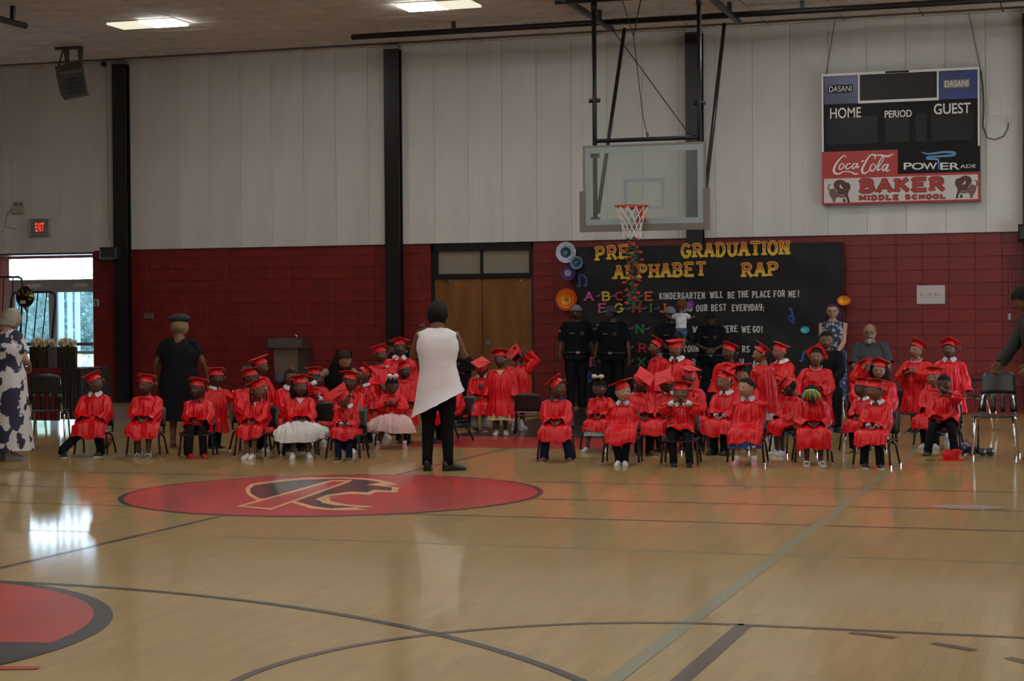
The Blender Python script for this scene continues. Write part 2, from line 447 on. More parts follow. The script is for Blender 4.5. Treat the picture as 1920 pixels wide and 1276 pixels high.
# ceiling
TX, TY = 1.226, .61
c_ = MB()
c_.box((XA - .2, YA - .2, ZC + .02), (XB + .2, YB + .3, ZC + .2))
ceiling = tag(c_.build('ceiling', M['grid']), 'suspended ceiling of beige tiles', kind='structure')
tm = MB().box((-TX / 2 + .012, -TY / 2 + .010, 0), (TX / 2 - .012, TY / 2 - .010, .03)).mesh('ceiling_tile', M['ceil'])
lamps = [(-9.449 + 4.904 * i, 25.745 - 4.88 * j) for i in range(-2, 3) for j in range(6)]
far = MB()
for i in range(-9, 12):
    for j in range(-50, 7):
        x, y = -9.449 + TX * i, 25.745 + TY * j
        if x - TX / 2 < XA or x + TX / 2 > XB or y - TY / 2 < YA or y + TY / 2 > YW: continue
        if any(abs(x - a) < .1 and abs(y - b) < .1 for a, b in lamps): continue
        if -18 < x < .6 and y > 22.6:
            obj('ceiling_tile', tm, ceiling, (x, y, ZC + R.uniform(0, .006)))
        else:
            far.box((x - TX / 2 + .012, y - TY / 2 + .01, ZC), (x + TX / 2 - .012, y + TY / 2 - .01, ZC + .03))
tag(far.build('ceiling_tiles', M['ceil'], ceiling), kind='stuff')
for i in range(-9, 12):   # cut tiles against the wall
    x = -9.449 + TX * i
    if XA < x - TX / 2 and x + TX / 2 < XB:
        MB().box((x - TX / 2 + .012, 29.415, ZC), (x + TX / 2 - .012, YW - .055, ZC + .03)).build('ceiling_tile', M['ceil'], ceiling)
M['lens'] = emission('lit_fluorescent_lens', (1., .985, .955), LAMP)
M['lens_weak'] = emission('weak_fluorescent_lens', (1., .92, .70), .9)
M['lens_off'] = principled('unlit_lens', (.6, .58, .52), .4)
rowname = ['nearest the back wall', 'in the second row', 'in the third row', 'in the fourth row', 'in the fifth row', 'in the sixth row']
for q, (x, y) in enumerate(lamps):
    i, j = q // 6 - 2, q % 6
    lab = {(-1, 0): 'rectangular fluorescent ceiling light near the hanging speaker', (0, 0): 'rectangular fluorescent ceiling light cut by the top edge of the picture'}.get((i, j), 'rectangular fluorescent ceiling light beyond the top of the picture')
    t = thing('ceiling_light', lab, 'light', (x, y, ZC), 0, 'fluorescent ceiling lights')
    fr = MB()
    for a, b in (((-.6, -.295, -.012), (.6, -.27, .02)), ((-.6, .27, -.012), (.6, .295, .02)), ((-.6, -.27, -.012), (-.575, .27, .02)), ((.575, -.27, -.012), (.6, .27, .02))): fr.box(a, b)
    fr.build('frame', plain((.55, .5, .42), .5), t)
    on = M['lens'] if i > -1 or (i == -1 and j == 0) else M['lens_off']
    wk = M['lens_weak'] if i > -2 else M['lens_off']
    if i == 0 and j == 0: a, b = (on, wk)
    else: a, b = (wk, on)
    if j == 0:  # lenses shaped to hang below the frame and spill light onto the ceiling
        MB().box((-.575, -.27, -.045), (0 if b is on else .05, .27, .01)).build('lens', a, t)
        MB().box((0 if b is on else .05, -.27, -.045), (.575, .27, .01)).build('lens', b, t)
    else:
        MB().box((-.575, -.27, -.075), (.575, .27, .01)).build('lens', on, t)  # deeper drop on the unseen rows, added to brighten the ceiling

# wooden double door with mesh transom
d = tag(obj('door_1', None), 'brown wooden double door under a mesh transom', kind='structure')
fb = MB()
fb.box((DX0, YW - .01, 0), (DX0 + .05, YW + .14, DZ)).box((DX1 - .02, YW - .01, 0), (DX1, YW + .14, DZ)).box((DX0, YW - .01, DZ - .12), (DX1, YW + .14, DZ)).box((DX0 + .05, YW - .01, 2.17), (DX1 - .02, YW + .14, 2.25))
fb.box((DX0 + .05, YW + .01, 2.25), (DX0 + .12, YW + .1, DZ - .12)).box((DX1 - .07, YW + .01, 2.25), (DX1 - .02, YW + .1, DZ - .12)).box((-10.145, YW + .01, 2.25), (-10.105, YW + .1, DZ - .12))
fb.build('frame', M['black'], d)
for a, b in ((DX0 + .05, -10.125), (-10.12, DX1 - .02)):
    lf = MB().box((a + .004, YW + .04, .01), (b - .004, YW + .09, 2.165)).build('door_leaf', M['wood_door'], d)
    cx = a + .24 if a < -10.5 else b - .25
    ar = MB().tube([(cx, YW + .03, 2.14), (cx + .04, YW - .02, 2.10), (cx + .08, YW + .03, 2.15)], .012, 6)
    ar.build('door_closer', M['steel'], lf)
MB().box((-10.06, YW + .02, 1.02), (-9.98, YW + .042, 1.10)).tube([(-10.02, YW + .02, 1.06), (-10.02, YW - .01, 1.06)], .02, 10).build('door_lock', M['steel'], d)
for a, b in ((DX0 + .12, -10.145), (-10.105, DX1 - .07)):
    pn = MB().box((a, YW + .075, 2.25), (b, YW + .085, DZ - .12)).build('transom_panel', plain((.46, .40, .31), .7), d)
    ms = MB(); nx, nz = 26, 16; w, h = (b - a) / nx, (DZ - .37) / nz
    h = (DZ - .12 - 2.25) / nz
    for i in range(nx):
        for j in range(nz):
            x, z = a + w * (i + .5 * (j % 2)), 2.25 + h * j
            for s_ in (-1, 1):
                xa = x + w / 2; xb = xa + s_ * w / 2
                xa, xb = min(max(xa, a), b), min(max(xb, a), b)
                if abs(xa - xb) > .003: ms.add([(xa, YW + .06, z), (xa, YW + .06, z + .008), (xb, YW + .06, z + h + .008), (xb, YW + .06, z + h)], [(0, 1, 2, 3) if s_ < 0 else (3, 2, 1, 0)])
    tag(ms.build('expanded_mesh', plain((.10, .085, .065), .6), pn), kind='stuff')

tag(MB().box((DX0 - .1, YW + .30, 0), (DX1 + .1, YW + .34, DZ + .1)).build('unseen_door_backing', plain((.1, .08, .06), .8)), kind='structure')  # unseen backing added to keep outside light out of the door gap
# glazed entrance in its recess
GY = 30.2
rc = tag(MB().box((GX0 - .1, YW + .02, 0), (GX0, GY + .1, GZ)).build('wall_entrance_reveal', principled('red_wall_daylight_painted', (.62, .10, .06), .5)), kind='structure')  # brighter red puts the daylight on the reveal into its colour
tag(MB().box((GX1, YW + .3, 0), (GX1 + .2, GY + .1, GZ)).box((GX0, YW + .3, GZ), (GX1, GY + .1, GZ + .15)).build('wall_entrance_side', M['red_block']), kind='structure')
tag(MB().box((GX0 - .1, YW + .02, -.1), (GX1 + .2, GY + 10, -.001)).build('floor_entrance', plain((.55, .55, .55), .5)), kind='structure')
g = tag(obj('door_2', None), 'grey aluminium glazed entrance with a wide transom', kind='structure')
fb = MB()
x0, x1 = -19.86, -17.95
fb.box((GX0, GY, 0), (x0, GY + .08, GZ)).box((x1, GY, 0), (GX1 + .02, GY + .08, GZ)).box((x0, GY, GZ - .05), (x1, GY + .08, GZ)).box((x0, GY - .02, 2.10), (x1, GY + .1, 2.27))
fb.build('frame', M['grey_frame'], g)
M['pane'] = glass('door_glass', (.80, .90, .95), .06)
M['pane_tint'] = glass('tinted_door_glass', (.36, .47, .58), .06)
MB().box((x0, GY + .03, 2.27), (x1, GY + .04, GZ - .05)).build('pane', M['pane'], g)
xm = -18.95
for a, b in ((x0, xm), (xm, x1)):
    lf = MB().box((a, GY + .01, 0), (a + .12, GY + .06, 2.10)).box((b - .06, GY + .01, 0), (b, GY + .06, 2.10)).box((a + .12, GY + .01, 2.03), (b - .06, GY + .06, 2.10)).box((a + .12, GY + .01, .86), (b - .06, GY + .06, .92)).box((a + .12, GY + .01, 0), (b - .06, GY + .06, .10)).build('door_leaf', M['grey_frame'], g)
    MB().box((a + .12, GY + .03, .92), (b - .06, GY + .04, 2.03)).build('pane', M['pane_tint'], lf)
    MB().box((a + .12, GY + .03, .10), (b - .06, GY + .04, .86)).build('pane', M['pane'], lf)
    MB().box((a + .15, GY - .01, 1.02), (b - .1, GY + .01, 1.08)).build('push_bar', M['steel'], lf)
    MB().box((b - .5, GY - .03, 2.13), (b - .2, GY - .01, 2.19)).build('door_closer', plain((.6, .6, .58), .4), lf)
# outside the entrance
tag(MB().box((-70, -40, -.14), (60, GY + 60, -.105)).build('ground_outside', principled('sunlit_concrete', (.62, .60, .56), .9)), kind='structure')
for i, x in enumerate([oy(u_, 580, GY + 3.1)[0] for u_ in (148, 134, 118)]):
    tag(MB().box((x - .04, GY + 3.0, -.02), (x + .04, GY + 3.08, 3.6)).box((x - .07, GY + 2.97, -.02), (x + .07, GY + 3.11, .12)).build('porch_post', plain((.8, .8, .8), .6)), 'white porch post outside the entrance, %s' % ['the one nearest the red wall', 'the middle one', 'the one farthest from the red wall'][i], 'post', 'porch posts', 'structure')
hb = MB()
M['hedge'] = principled('hedge_glare_paled', (.10, .22, .05), .8); add_noise_colour(M['hedge'], (.20, .27, .20), (.50, .56, .42), (2, 2, 2), 5)  # leaf colours paled so the outdoor glare is painted in
hb.box((-44, GY + 13.6, 0), (-10, GY + 14.2, 2.7))
for i in range(22000):
    c0 = np.array([R.uniform(-38, -14), GY + 13.4 + R.uniform(-.5, .2), R.uniform(.1, 2.9)]); a_ = np.array([R.uniform(-1, 1), R.uniform(-1, 1), R.uniform(-1, 1)]) * .055; b_ = np.cross(a_, [R.uniform(-1, 1), .4, R.uniform(-1, 1)])
    hb.add([c0 - a_, c0 + b_, c0 + a_, c0 - b_], [(0, 1, 2, 3)])
tag(hb.build('hedge', M['hedge']), 'green hedge beyond the glazed entrance', 'hedge', kind='stuff')
# ------------------------------------------------------------------ hoop, scoreboard, banner
def px_box(u0, v0, u1, v1, y=YW):
    a, b = oy(u0, v0, y), oy(u1, v1, y)
    return a[0], b[0], b[2], a[2]
# basketball goal hung from the ceiling
BY = 25.2
hoop = thing('basketball_hoop', 'glass basketball backboard with red rim and net hung from black ceiling poles', 'basketball hoop', (0, 0, 0))
bx0, bx1, bz0, bz1 = -7.085, -5.30, 2.78, 3.95
fr = MB()
for a, b in (((bx0, BY, bz0), (bx0 + .03, BY + .04, bz1)), ((bx1 - .03, BY, bz0), (bx1, BY + .04, bz1)), ((bx0 + .03, BY, bz1 - .03), (bx1 - .03, BY + .04, bz1)), ((bx0 + .03, BY, bz0), (bx1 - .03, BY + .04, bz0 + .03))): fr.box(a, b)
fr.build('board_frame', plain((.20, .19, .17), .45), hoop)
MB().box((bx0 + .03, BY + .012, bz0 + .03), (bx1 - .03, BY + .02, bz1 - .03)).build('glass', glass('backboard_glass', (.92, .95, .92), .13), hoop)
bd = MB(); w = .085
for a, b in (((bx0 + .03, bz0 + .03), (bx0 + .03 + w, bz1 - .03)), ((bx1 - .03 - w, bz0 + .03), (bx1 - .03, bz1 - .03)), ((bx0 + .03 + w, bz1 - .03 - w), (bx1 - .03 - w, bz1 - .03)), ((bx0 + .03 + w, bz0 + .03), (bx1 - .03 - w, bz0 + .03 + w))): bd.box((a[0], BY + .006, a[1]), (b[0], BY + .011, b[1]))
bd.build('border_stripe', plain((.30, .37, .36), .35), hoop)
sq = MB(); sx0, sx1, sz0, sz1 = -6.485, -5.895, 3.02, 3.46
for a, b in (((sx0, sz0), (sx0 + .05, sz1)), ((sx1 - .05, sz0), (sx1, sz1)), ((sx0 + .05, sz1 - .05), (sx1 - .05, sz1)), ((sx0 + .05, sz0), (sx1 - .05, sz0 + .05))): sq.box((a[0], BY + .006, a[1]), (b[0], BY + .011, b[1]))
sq.build('target_square', plain((.26, .33, .34), .35), hoop)
pd = MB()
pd.box((bx0 - .05, BY - .01, bz0 - .06), (bx1 + .05, BY + .06, bz0 + .035)).box((bx0 - .05, BY - .01, bz0 + .035), (bx0 + .035, BY + .06, bz0 + .52)).box((bx1 - .035, BY - .01, bz0 + .035), (bx1 + .05, BY + .06, bz0 + .52))
pd.build('edge_padding', plain((.175, .15, .13), .6), hoop)
rc_ = np.array([-6.275, BY - .37, 3.05])
ring = [(rc_[0] + .232 * cos(t), rc_[1] + .232 * sin(t), rc_[2]) for t in np.linspace(0, 2 * pi, 33)]
rim = MB().tube(ring, .011, 8, cap=False).build('rim', principled('red_rim', (.50, .035, .02), .4), hoop, True)
MB().box((rc_[0] - .10, BY - .14, 3.035), (rc_[0] + .10, BY + .0, 3.055)).prism([(rc_[0] - .02, 3.04), (rc_[0] + .12, 3.04), (rc_[0] + .10, 2.84), (rc_[0] + .0, 2.84)], BY - .03, BY + .0).prism([(rc_[0] - .02, 3.04), (rc_[0] + .12, 3.04), (rc_[0] + .09, 2.86)], BY - .14, BY - .03).build('rim_bracket', principled('red_bracket', (.42, .03, .02), .45), hoop)
net = MB(); NN = 12; lv = [(0, .232, 0), (.10, .195, .5), (.19, .16, 1), (.28, .135, 1.5), (.36, .125, 2), (.43, .13, 2.5)]
for k in range(NN):
    for s_ in (-1, 1):
        net.tube([(rc_[0] + r * cos(2 * pi * (k + s_ * o) / NN), rc_[1] + r * sin(2 * pi * (k + s_ * o) / NN), rc_[2] - .01 - dz) for dz, r, o in lv], .0055, 5)
tag(net.build('net', plain((.70, .66, .58), .8), hoop), kind='stuff')
# masts, braces, cross bars
PX = (-6.93, -5.40)
top = 5.90
for i, x in enumerate(PX):
    MB().tube([(x, BY + .1, top), (x, BY + .1, 2.90)], .034, 12).build('mast', M['black_metal'], hoop, True)
    MB().tube([(x - .08, BY + .1, 4.6 - .1 * i), (x + .08, BY + .1, 4.6 - .1 * i)], .03, 10).build('mast_clamp', M['black_metal'], hoop, True)
    ob_ = ((-7.02, 27.4, 5.93), (-6.90, BY + .14, 3.0)) if i == 0 else ((-5.46, 27.4, 5.92), (-5.36, BY + .14, 3.0))
    MB().tube(ob_, .03, 10).build('brace', M['black_metal'], hoop, True)
    MB().box((x - .07, BY + .045, 2.86), (x + .07, BY + .1, 2.93)).build('board_bracket', M['black_metal'], hoop)
    MB().box((x - .07, BY + .045, 3.78), (x + .07, BY + .1, 3.84)).build('board_bracket', M['black_metal'], hoop)
    MB().tube([(x, BY + .1, top - .02), (x, BY + .1, 6.0)], .045, 10).build('mast_hanger', M['black_metal'], hoop, True)
MB().tube([(PX[0], BY + .1, 4.02), (PX[1], BY + .1, 4.02)], .03, 10).build('cross_bar', M['black_metal'], hoop, True)
for pts, r in (([(-6.90, 26.2, 5.75), (-5.55, BY + .12, 4.06)], .007), ([(-6.35, BY + .1, 5.48), (-6.22, BY + .1, 4.34), (-6.155, BY + .1, 4.06)], .006), ([(-6.35, BY + .1, 5.48), (-6.52, BY + .1, 6.05)], .006), ([(-6.35, BY + .1, 5.48), (-6.22, BY + .1, 6.1)], .009)):
    MB().tube(pts, r, 6).build('cable', M['black_metal'], hoop)
MB().tube([(-6.155, BY + .1, 4.12), (-6.175, BY + .1, 4.09), (-6.155, BY + .1, 4.05), (-6.135, BY + .1, 4.09), (-6.155, BY + .1, 4.12)], .006, 6).build('hook', M['black_metal'], hoop)
# ceiling beams
def beam(pts, r, label):
    a, b = np.array(pts[0]), np.array(pts[1])
    o = tag(MB().tube(pts, r, 12).build('ceiling_beam', M['black_metal'], None, True), label, 'beam', 'black ceiling beams')
    for t in (.12, .5, .88):
        p = a + (b - a) * t
        MB().box((p[0] - .03, p[1] - .03, p[2]), (p[0] + .03, p[1] + .03, ZC + .01)).build('hanger', M['black_metal'], o)
beam([(-11.56, 27.4, 6.05), (3.0, 27.4, 6.05)], .048, 'long black ceiling beam running along the back wall')
beam([(-7.35, 22.0, 6.12), (-7.35, 27.85, 6.02)], .05, 'black ceiling beam above the left side of the backboard')
beam([(-5.33, 22.0, 6.12), (-5.33, 27.85, 6.02)], .05, 'black ceiling beam above the right side of the backboard')
beam([(-7.5, BY + .1, 6.06), (-5.0, BY + .1, 6.06)], .06, 'short black ceiling beam at the top of the backboard masts')
beam([(-15.6, 21.5, 6.0), (-15.45, 24.0, 5.95)], .05, 'black beam end in the upper corner beside the ceiling glow')

# scoreboard
sb = thing('scoreboard', 'large scoreboard with HOME and GUEST, drink adverts and a school name sign', 'scoreboard')
sx0, sx1, sz0, sz1, SY = -4.28, -1.83, 3.255, 5.34, YW - .22
white_p = plain((.80, .78, .76), .45); blk = plain((.009, .009, .010), .5, 0., .2); blk2 = plain((.03, .03, .03), .4)
W_, H_ = sx1 - sx0, sz1 - sz0
S = lambda x, z: (sx0 + x * W_, sz1 - z * H_)          # fractions from the top-left corner
def sbox(name, x0, z0, x1, z1, y, mat, parent=None, d=.01):
    a, b = S(x0, z0), S(x1, z1)
    return MB().box((a[0], y, b[1]), (b[0], y + d, a[1])).build(name, mat, parent or sb)
def stext(name, s_, x0, z0, x1, z1, y, mat, bold=.0, parent=None, shear=0.):
    a, b = S(x0, z0), S(x1, z1)
    return fit_text(name, s_, mat, parent or sb, a[0], b[0], b[1], a[1], y, bold, 0, shear)
MB().box((sx0, SY + .012, sz0), (sx1, YW - .06, sz1)).build('cabinet', blk2, sb)
cab = sbox('face_plate', .0, .0, 1, .595, SY, blk, None, .012)
e = .012
for q in ((0, 0, 1, .018), (0, .018, e, .595), (1 - e, .018, 1, .595), (.235, .018, .247, .235), (.735, .018, .747, .235), (.247, .215, .735, .235)): sbox('white_trim', *q, SY - .004, white_p, None, .004)
sbox('clock_display', .252, .024, .730, .210, SY - .003, plain((.022, .021, .020), .45, 0., .25))
for q in ((.03, .33, .36, .54), (.41, .345, .56, .54), (.60, .335, .67, .54), (.70, .33, .96, .54)): sbox('score_display', *q, SY - .003, plain((.014, .014, .014), .4, 0., .25))
blue = principled('blue_advert', (.012, .035, .22), .3); add_noise_colour(blue, (.005, .011, .085), (.012, .042, .22), (1.1, 1, 3.5), 1, .3, .7)
for a in (.017, .752):
    ad = sbox('advert_panel', a, .022, a + (.216 if a < .5 else .234), .232, SY - .004, blue, None, .004)
    sbox('name_band', a + .025, .088, a + .185, .148, SY - .006, blk if a < .5 else plain((.28, .26, .18), .4), ad, .002)
    stext('lettering', 'DASANI', a + .033, .095, a + .178, .14, SY - .009, white_p, .005, ad)
sbox('maker_plate', .41, .001, .56, .016, SY - .006, blk, None, .002)
stext('lettering', 'HOME', .055, .262, .255, .342, SY - .004, white_p, .009)
stext('lettering', 'PERIOD', .405, .298, .577, .352, SY - .004, white_p, .015)
stext('lettering', 'GUEST', .715, .262, .945, .342, SY - .004, white_p, .015)
red_ad = principled('red_advert', (.43, .018, .016), .35)
ca = sbox('red_advert_panel', 0, .595, .487, .782, SY - .006, red_ad, None, .018)
# flowing script drawn with round strokes
def brush(name, strokes, y, mat, parent, r=.012):
    b = MB()
    for st in strokes:
        P = [np.array(p[:2], float) for p in st]; Wd = [p[2] if len(p) > 2 else 1. for p in st]
        Q, Wq = [], []
        for i in range(len(P) - 1):
            p0, p1, p2, p3 = P[max(i - 1, 0)], P[i], P[i + 1], P[min(i + 2, len(P) - 1)]
            for t in np.linspace(0, 1, 5, endpoint=False):
                Q.append(.5 * (2 * p1 + (p2 - p0) * t + (2 * p0 - 5 * p1 + 4 * p2 - p3) * t * t + (3 * p1 - p0 - 3 * p2 + p3) * t ** 3)); Wq.append(Wd[i] + (Wd[i + 1] - Wd[i]) * t)
        Q.append(P[-1]); Wq.append(Wd[-1])
        V = []
        for i, p in enumerate(Q):
            d = Q[min(i + 1, len(Q) - 1)] - Q[max(i - 1, 0)]; d = d / (np.linalg.norm(d) + 1e-9); nn = np.array([-d[1], d[0]]) * r * Wq[i]
            a_, c_ = p + nn, p - nn
            yy = y - .00006 * i - .0005 * (len(b.f) % 5)
            V += [(a_[0], yy, a_[1]), (c_[0], yy, c_[1])]
        b.add(V, [(2 * i, 2 * i + 1, 2 * i + 3, 2 * i + 2) for i in range(len(Q) - 1)])
    o = b.build(name, mat, parent)
    return o
def sc(pts):   # pixels of the photograph's scoreboard close-up -> x,z on the board
    out = []
    for p in pts:
        q = oy(1530 + p[0] / 4.4, 110 + p[1] / 4.4, SY); out.append((q[0], q[2], *(p[2:])))
    return out
coca = [sc(s_) for s_ in (
    [(250, 815, .5), (232, 800, .7), (190, 835, 1), (155, 890, 1.5), (150, 935, 1.6), (185, 950, 1.2), (235, 930, .6), (290, 935, .8), (320, 950, 1.2), (352, 948, .5)],
    [(222, 862, .5), (200, 875, .9), (192, 905, 1.1), (210, 912, .8), (232, 885, .8), (222, 862, .5)],
    [(290, 865, .5), (258, 870, .9), (246, 900, 1.2), (265, 908, .8), (296, 885, .4)],
    [(345, 862, .5), (312, 868, .9), (300, 895, 1.1), (315, 905, .8), (345, 862, .8), (338, 900, 1.), (362, 885, .4)],
    [(372, 850, .8), (398, 838, .8)],
    [(485, 830, .5), (490, 795, .7), (450, 795, .9), (405, 860, 1.3), (380, 920, 1.6), (395, 945, 1.3), (430, 930, .7), (450, 900, .4)],
    [(475, 865, .5), (455, 880, .9), (448, 915, 1.2), (468, 925, .9), (495, 890, .9), (475, 865, .5)],
    [(500, 915, .6), (540, 860, .6), (560, 815, .6), (545, 812, .7), (515, 870, 1.), (510, 920, 1.2), (535, 905, .5)],
    [(590, 870, .5), (560, 880, .9), (548, 910, 1.1), (562, 922, .8), (598, 870, .8), (580, 925, 1.), (610, 915, .4)],
    [(470, 800, .5), (530, 795, 1.1), (590, 805, 1.5), (640, 785, .4)])]
brush('script_lettering', coca, SY - .0075, white_p, ca, .0115)
pa = sbox('black_advert_panel', .487, .588, 1, .775, SY - .006, blk, None, .018)
lb = plain((.10, .28, .55), .3)
brush('swoosh', [sc(s_) for s_ in ([(872, 770, .5), (930, 785, .8), (1050, 770, 1), (1140, 775, 1.2), (1130, 795, 1.2), (1020, 805, 1), (930, 810, .9), (920, 825, .9), (990, 828, 1), (1012, 840, .8), (1010, 915, .3)],)], SY - .0075, lb, pa, .016)
def ptext(s_, u0, v0, u1, v1, mat, parent, y, bold=.01, name='lettering'):
    a, b = oy(1530 + u0 / 4.4, 110 + v1 / 4.4, SY), oy(1530 + u1 / 4.4, 110 + v0 / 4.4, SY)
    return fit_text(name, s_, mat, parent, a[0], b[0], a[2], b[2], y, bold)
for ch, a, b in (('P', 725, 790), ('O', 790, 890), ('W', 885, 1000), ('E', 1025, 1095), ('R', 1105, 1185)): ptext(ch, a, 856, b, 916, white_p, pa, SY - .0075, .012)
ptext('ADE', 1190, 870, 1318, 902, white_p, pa, SY - .0075, .0)
na = sbox('name_panel', 0, .782, 1, 1, SY - .006, red_ad, None, .018)
sbox('white_field', .013, .80, .987, .985, SY - .0075, plain((.62, .60, .57), .45), na, .0012)
# ------------------------------------------------------------------ lettering drawn from strokes
def _c(cx, cz, rx, rz, a0, a1, n=9):
    return [(cx + rx * cos(radians(a0 + (a1 - a0) * i / n)), cz + rz * sin(radians(a0 + (a1 - a0) * i / n))) for i in range(n + 1)]
GL = {
 'A': [[(.05, 0), (.5, 1)], [(.5, 1), (.95, 0)], [(.22, .36), (.78, .36)]],
 'B': [[(.15, 0), (.15, 1)], [(.15, 1), (.5, 1)] + _c(.5, .77, .32, .23, 90, -90)[1:] + [(.15, .54)], [(.5, .54)] + _c(.52, .27, .38, .27, 90, -90)[1:] + [(.15, 0)]],
 'C': [_c(.55, .5, .45, .5, 50, 310, 14)],
 'D': [[(.15, 0), (.15, 1)], [(.15, 1), (.45, 1)] + _c(.45, .5, .45, .5, 90, -90, 12)[1:] + [(.15, 0)]],
 'E': [[(.15, 0), (.15, 1)], [(.15, 1), (.9, 1)], [(.15, .52), (.7, .52)], [(.15, 0), (.92, 0)]],
 'F': [[(.15, 0), (.15, 1)], [(.15, 1), (.9, 1)], [(.15, .52), (.7, .52)]],
 'G': [_c(.52, .5, .45, .5, 45, 340, 14), [(.94, .33), (.94, .45), (.6, .45)]],
 'H': [[(.12, 0), (.12, 1)], [(.88, 0), (.88, 1)], [(.12, .5), (.88, .5)]],
 'I': [[(.5, 0), (.5, 1)]],
 'J': [[(.65, 1), (.65, .25)] + _c(.38, .25, .27, .25, 0, -160, 8)],
 'K': [[(.15, 0), (.15, 1)], [(.85, 1), (.15, .42)], [(.38, .6), (.9, 0)]],
 'L': [[(.15, 1), (.15, 0)], [(.15, 0), (.9, 0)]],
 'M': [[(.08, 0), (.08, 1)], [(.08, 1), (.5, .3)], [(.5, .3), (.92, 1)], [(.92, 1), (.92, 0)]],
 'N': [[(.12, 0), (.12, 1)], [(.12, 1), (.88, 0)], [(.88, 0), (.88, 1)]],
 'O': [_c(.5, .5, .45, .5, 0, 360, 20)],
 'P': [[(.15, 0), (.15, 1)], [(.15, 1), (.5, 1)] + _c(.5, .74, .38, .26, 90, -90)[1:] + [(.15, .48)]],
 'R': [[(.15, 0), (.15, 1)], [(.15, 1), (.5, 1)] + _c(.5, .75, .34, .25, 90, -90)[1:] + [(.15, .5)], [(.5, .5), (.92, 0)]],
 'S': [_c(.5, .74, .36, .26, 30, 270, 10) + _c(.5, .25, .40, .25, 90, -150, 10)[1:]],
 'T': [[(.5, 0), (.5, 1)], [(.05, 1), (.95, 1)]],
 'U': [[(.12, 1), (.12, .35)] + _c(.5, .35, .38, .35, 180, 360, 10) + [(.88, 1)]],
 'V': [[(.05, 1), (.5, 0)], [(.5, 0), (.95, 1)]],
 'W': [[(.02, 1), (.27, 0)], [(.27, 0), (.5, .8)], [(.5, .8), (.73, 0)], [(.73, 0), (.98, 1)]],
 'X': [[(.08, 0), (.92, 1)], [(.08, 1), (.92, 0)]],
 'Y': [[(.08, 1), (.1, .6), (.5, .45)], [(.92, 1), (.88, .2), (.6, 0), (.25, .05)], [(.5, .45), (.9, .6)]],
 '1': [[(.3, .8), (.55, 1), (.55, 0)]], '2': [_c(.5, .72, .38, .28, 160, -40, 9) + [(.1, 0), (.92, 0)]],
 '!': [[(.5, 1), (.5, .3)], [(.5, .1), (.5, 0)]], '.': [[(.4, .05), (.6, .05)]], ':': [[(.5, .1), (.5, .2)], [(.5, .6), (.5, .7)]], '-': [[(.1, .5), (.9, .5)]],
}
def glyph(ch, box, y, w, slab=0., zmin=-1):
    """flat strokes of one character inside box=(x0,x1,z0,z1) on plane y, facing -y"""
    x0, x1, z0, z1 = box; sx, sz = x1 - x0, z1 - z0; b = MB()
    def quad(p, q, hw, ext=True):
        p, q = np.array(p), np.array(q); d = q - p; L = np.linalg.norm(d)
        if L < 1e-6: return
        d /= L; e_ = hw * .55 if ext else 0; p = p - d * e_; q = q + d * e_; n = np.array([-d[1], d[0]]) * hw
        V = [p + n, p - n, q - n, q + n]; yy = y - .00025 * (len(b.f) % 12)
        b.add([(v[0], yy, v[1]) for v in V], [(0, 1, 2, 3)])
    for st in GL[ch]:
        P = [(x0 + sx * a, z0 + sz * c) for a, c in st]
        for i in range(len(P) - 1):
            if min(st[i][1], st[i + 1][1]) < zmin:
                if max(st[i][1], st[i + 1][1]) <= zmin + .05: continue
                lo_, hi_ = sorted((i, i + 1), key=lambda k: st[k][1]); t = (zmin - st[lo_][1]) / (st[hi_][1] - st[lo_][1])
                pm_ = tuple(np.array(P[lo_]) + (np.array(P[hi_]) - np.array(P[lo_])) * t)
                quad(pm_, P[hi_], w / 2); continue
            quad(P[i], P[i + 1], w / 2)
        if slab:
            for k in (0, -1):
                a, c = st[k]
                if c in (0, 1) and c > zmin and abs(st[k][0] - st[k - 1 if k else 1][0]) < .5 * abs(c - st[-2 if k else 1][1]) + .01:
                    zz = P[k][1] + (w * .1 if c == 0 else -w * .1)
                    quad((P[k][0] - slab, zz), (P[k][0] + slab, zz), w * .32, False)
    return b
def letter(ch, box, y, mat, parent, w, slab=0., zmin=-1, name='letter'):
    return glyph(ch, box, y, w, slab, zmin).build(name, mat, parent)
# school name
red_l = plain((.42, .03, .025), .45); brn = plain((.10, .045, .035), .6); brn2 = plain((.19, .10, .085), .6); blk3 = plain((.02, .018, .018), .5)
def word(s_, u0, v0, u1, v1, w, slab, mats, parent, y, scale=4.4, off=(1530, 110), plane=SY, slope=0., zm=(-1, -1), gap=.14, thin=.7):
    n = len(s_); span = (u1 - u0); cw = span / (n - gap * 1.)
    wid = {'I': .5, 'M': 1.2, 'W': 1.25}
    tot = sum(wid.get(c, .62 if c == ' ' else 1.) for c in s_); u = u0
    for ch in s_:
        cw = span * (wid.get(ch, .62 if ch == ' ' else 1.)) / tot
        if ch != ' ':
            f = (u + cw / 2 - u0) / span
            dv = slope * f
            a = oy(off[0] + (u + cw * gap / 2) / scale, off[1] + (v1 + dv) / scale, plane); b = oy(off[0] + (u + cw * (1 - gap / 2)) / scale, off[1] + (v0 + dv) / scale, plane)
            base = None
            for i, mt in enumerate(mats):
                o = letter(ch, (a[0], b[0], a[2], b[2]), y - .004 * i, mt, base or parent, w * (1 if i == 0 else thin), slab, zm[i], 'letter' if base is None else 'letter_face')
                base = base or o
        u += cw
word('BAKER', 350, 1003, 1070, 1098, .075, .055, (blk3, red_l), na, SY - .009, slope=-18, gap=.2, thin=.74)
word('MIDDLE', 350, 1132, 690, 1165, .034, .026, (blk3, red_l), na, SY - .009, slope=-6, gap=.3)
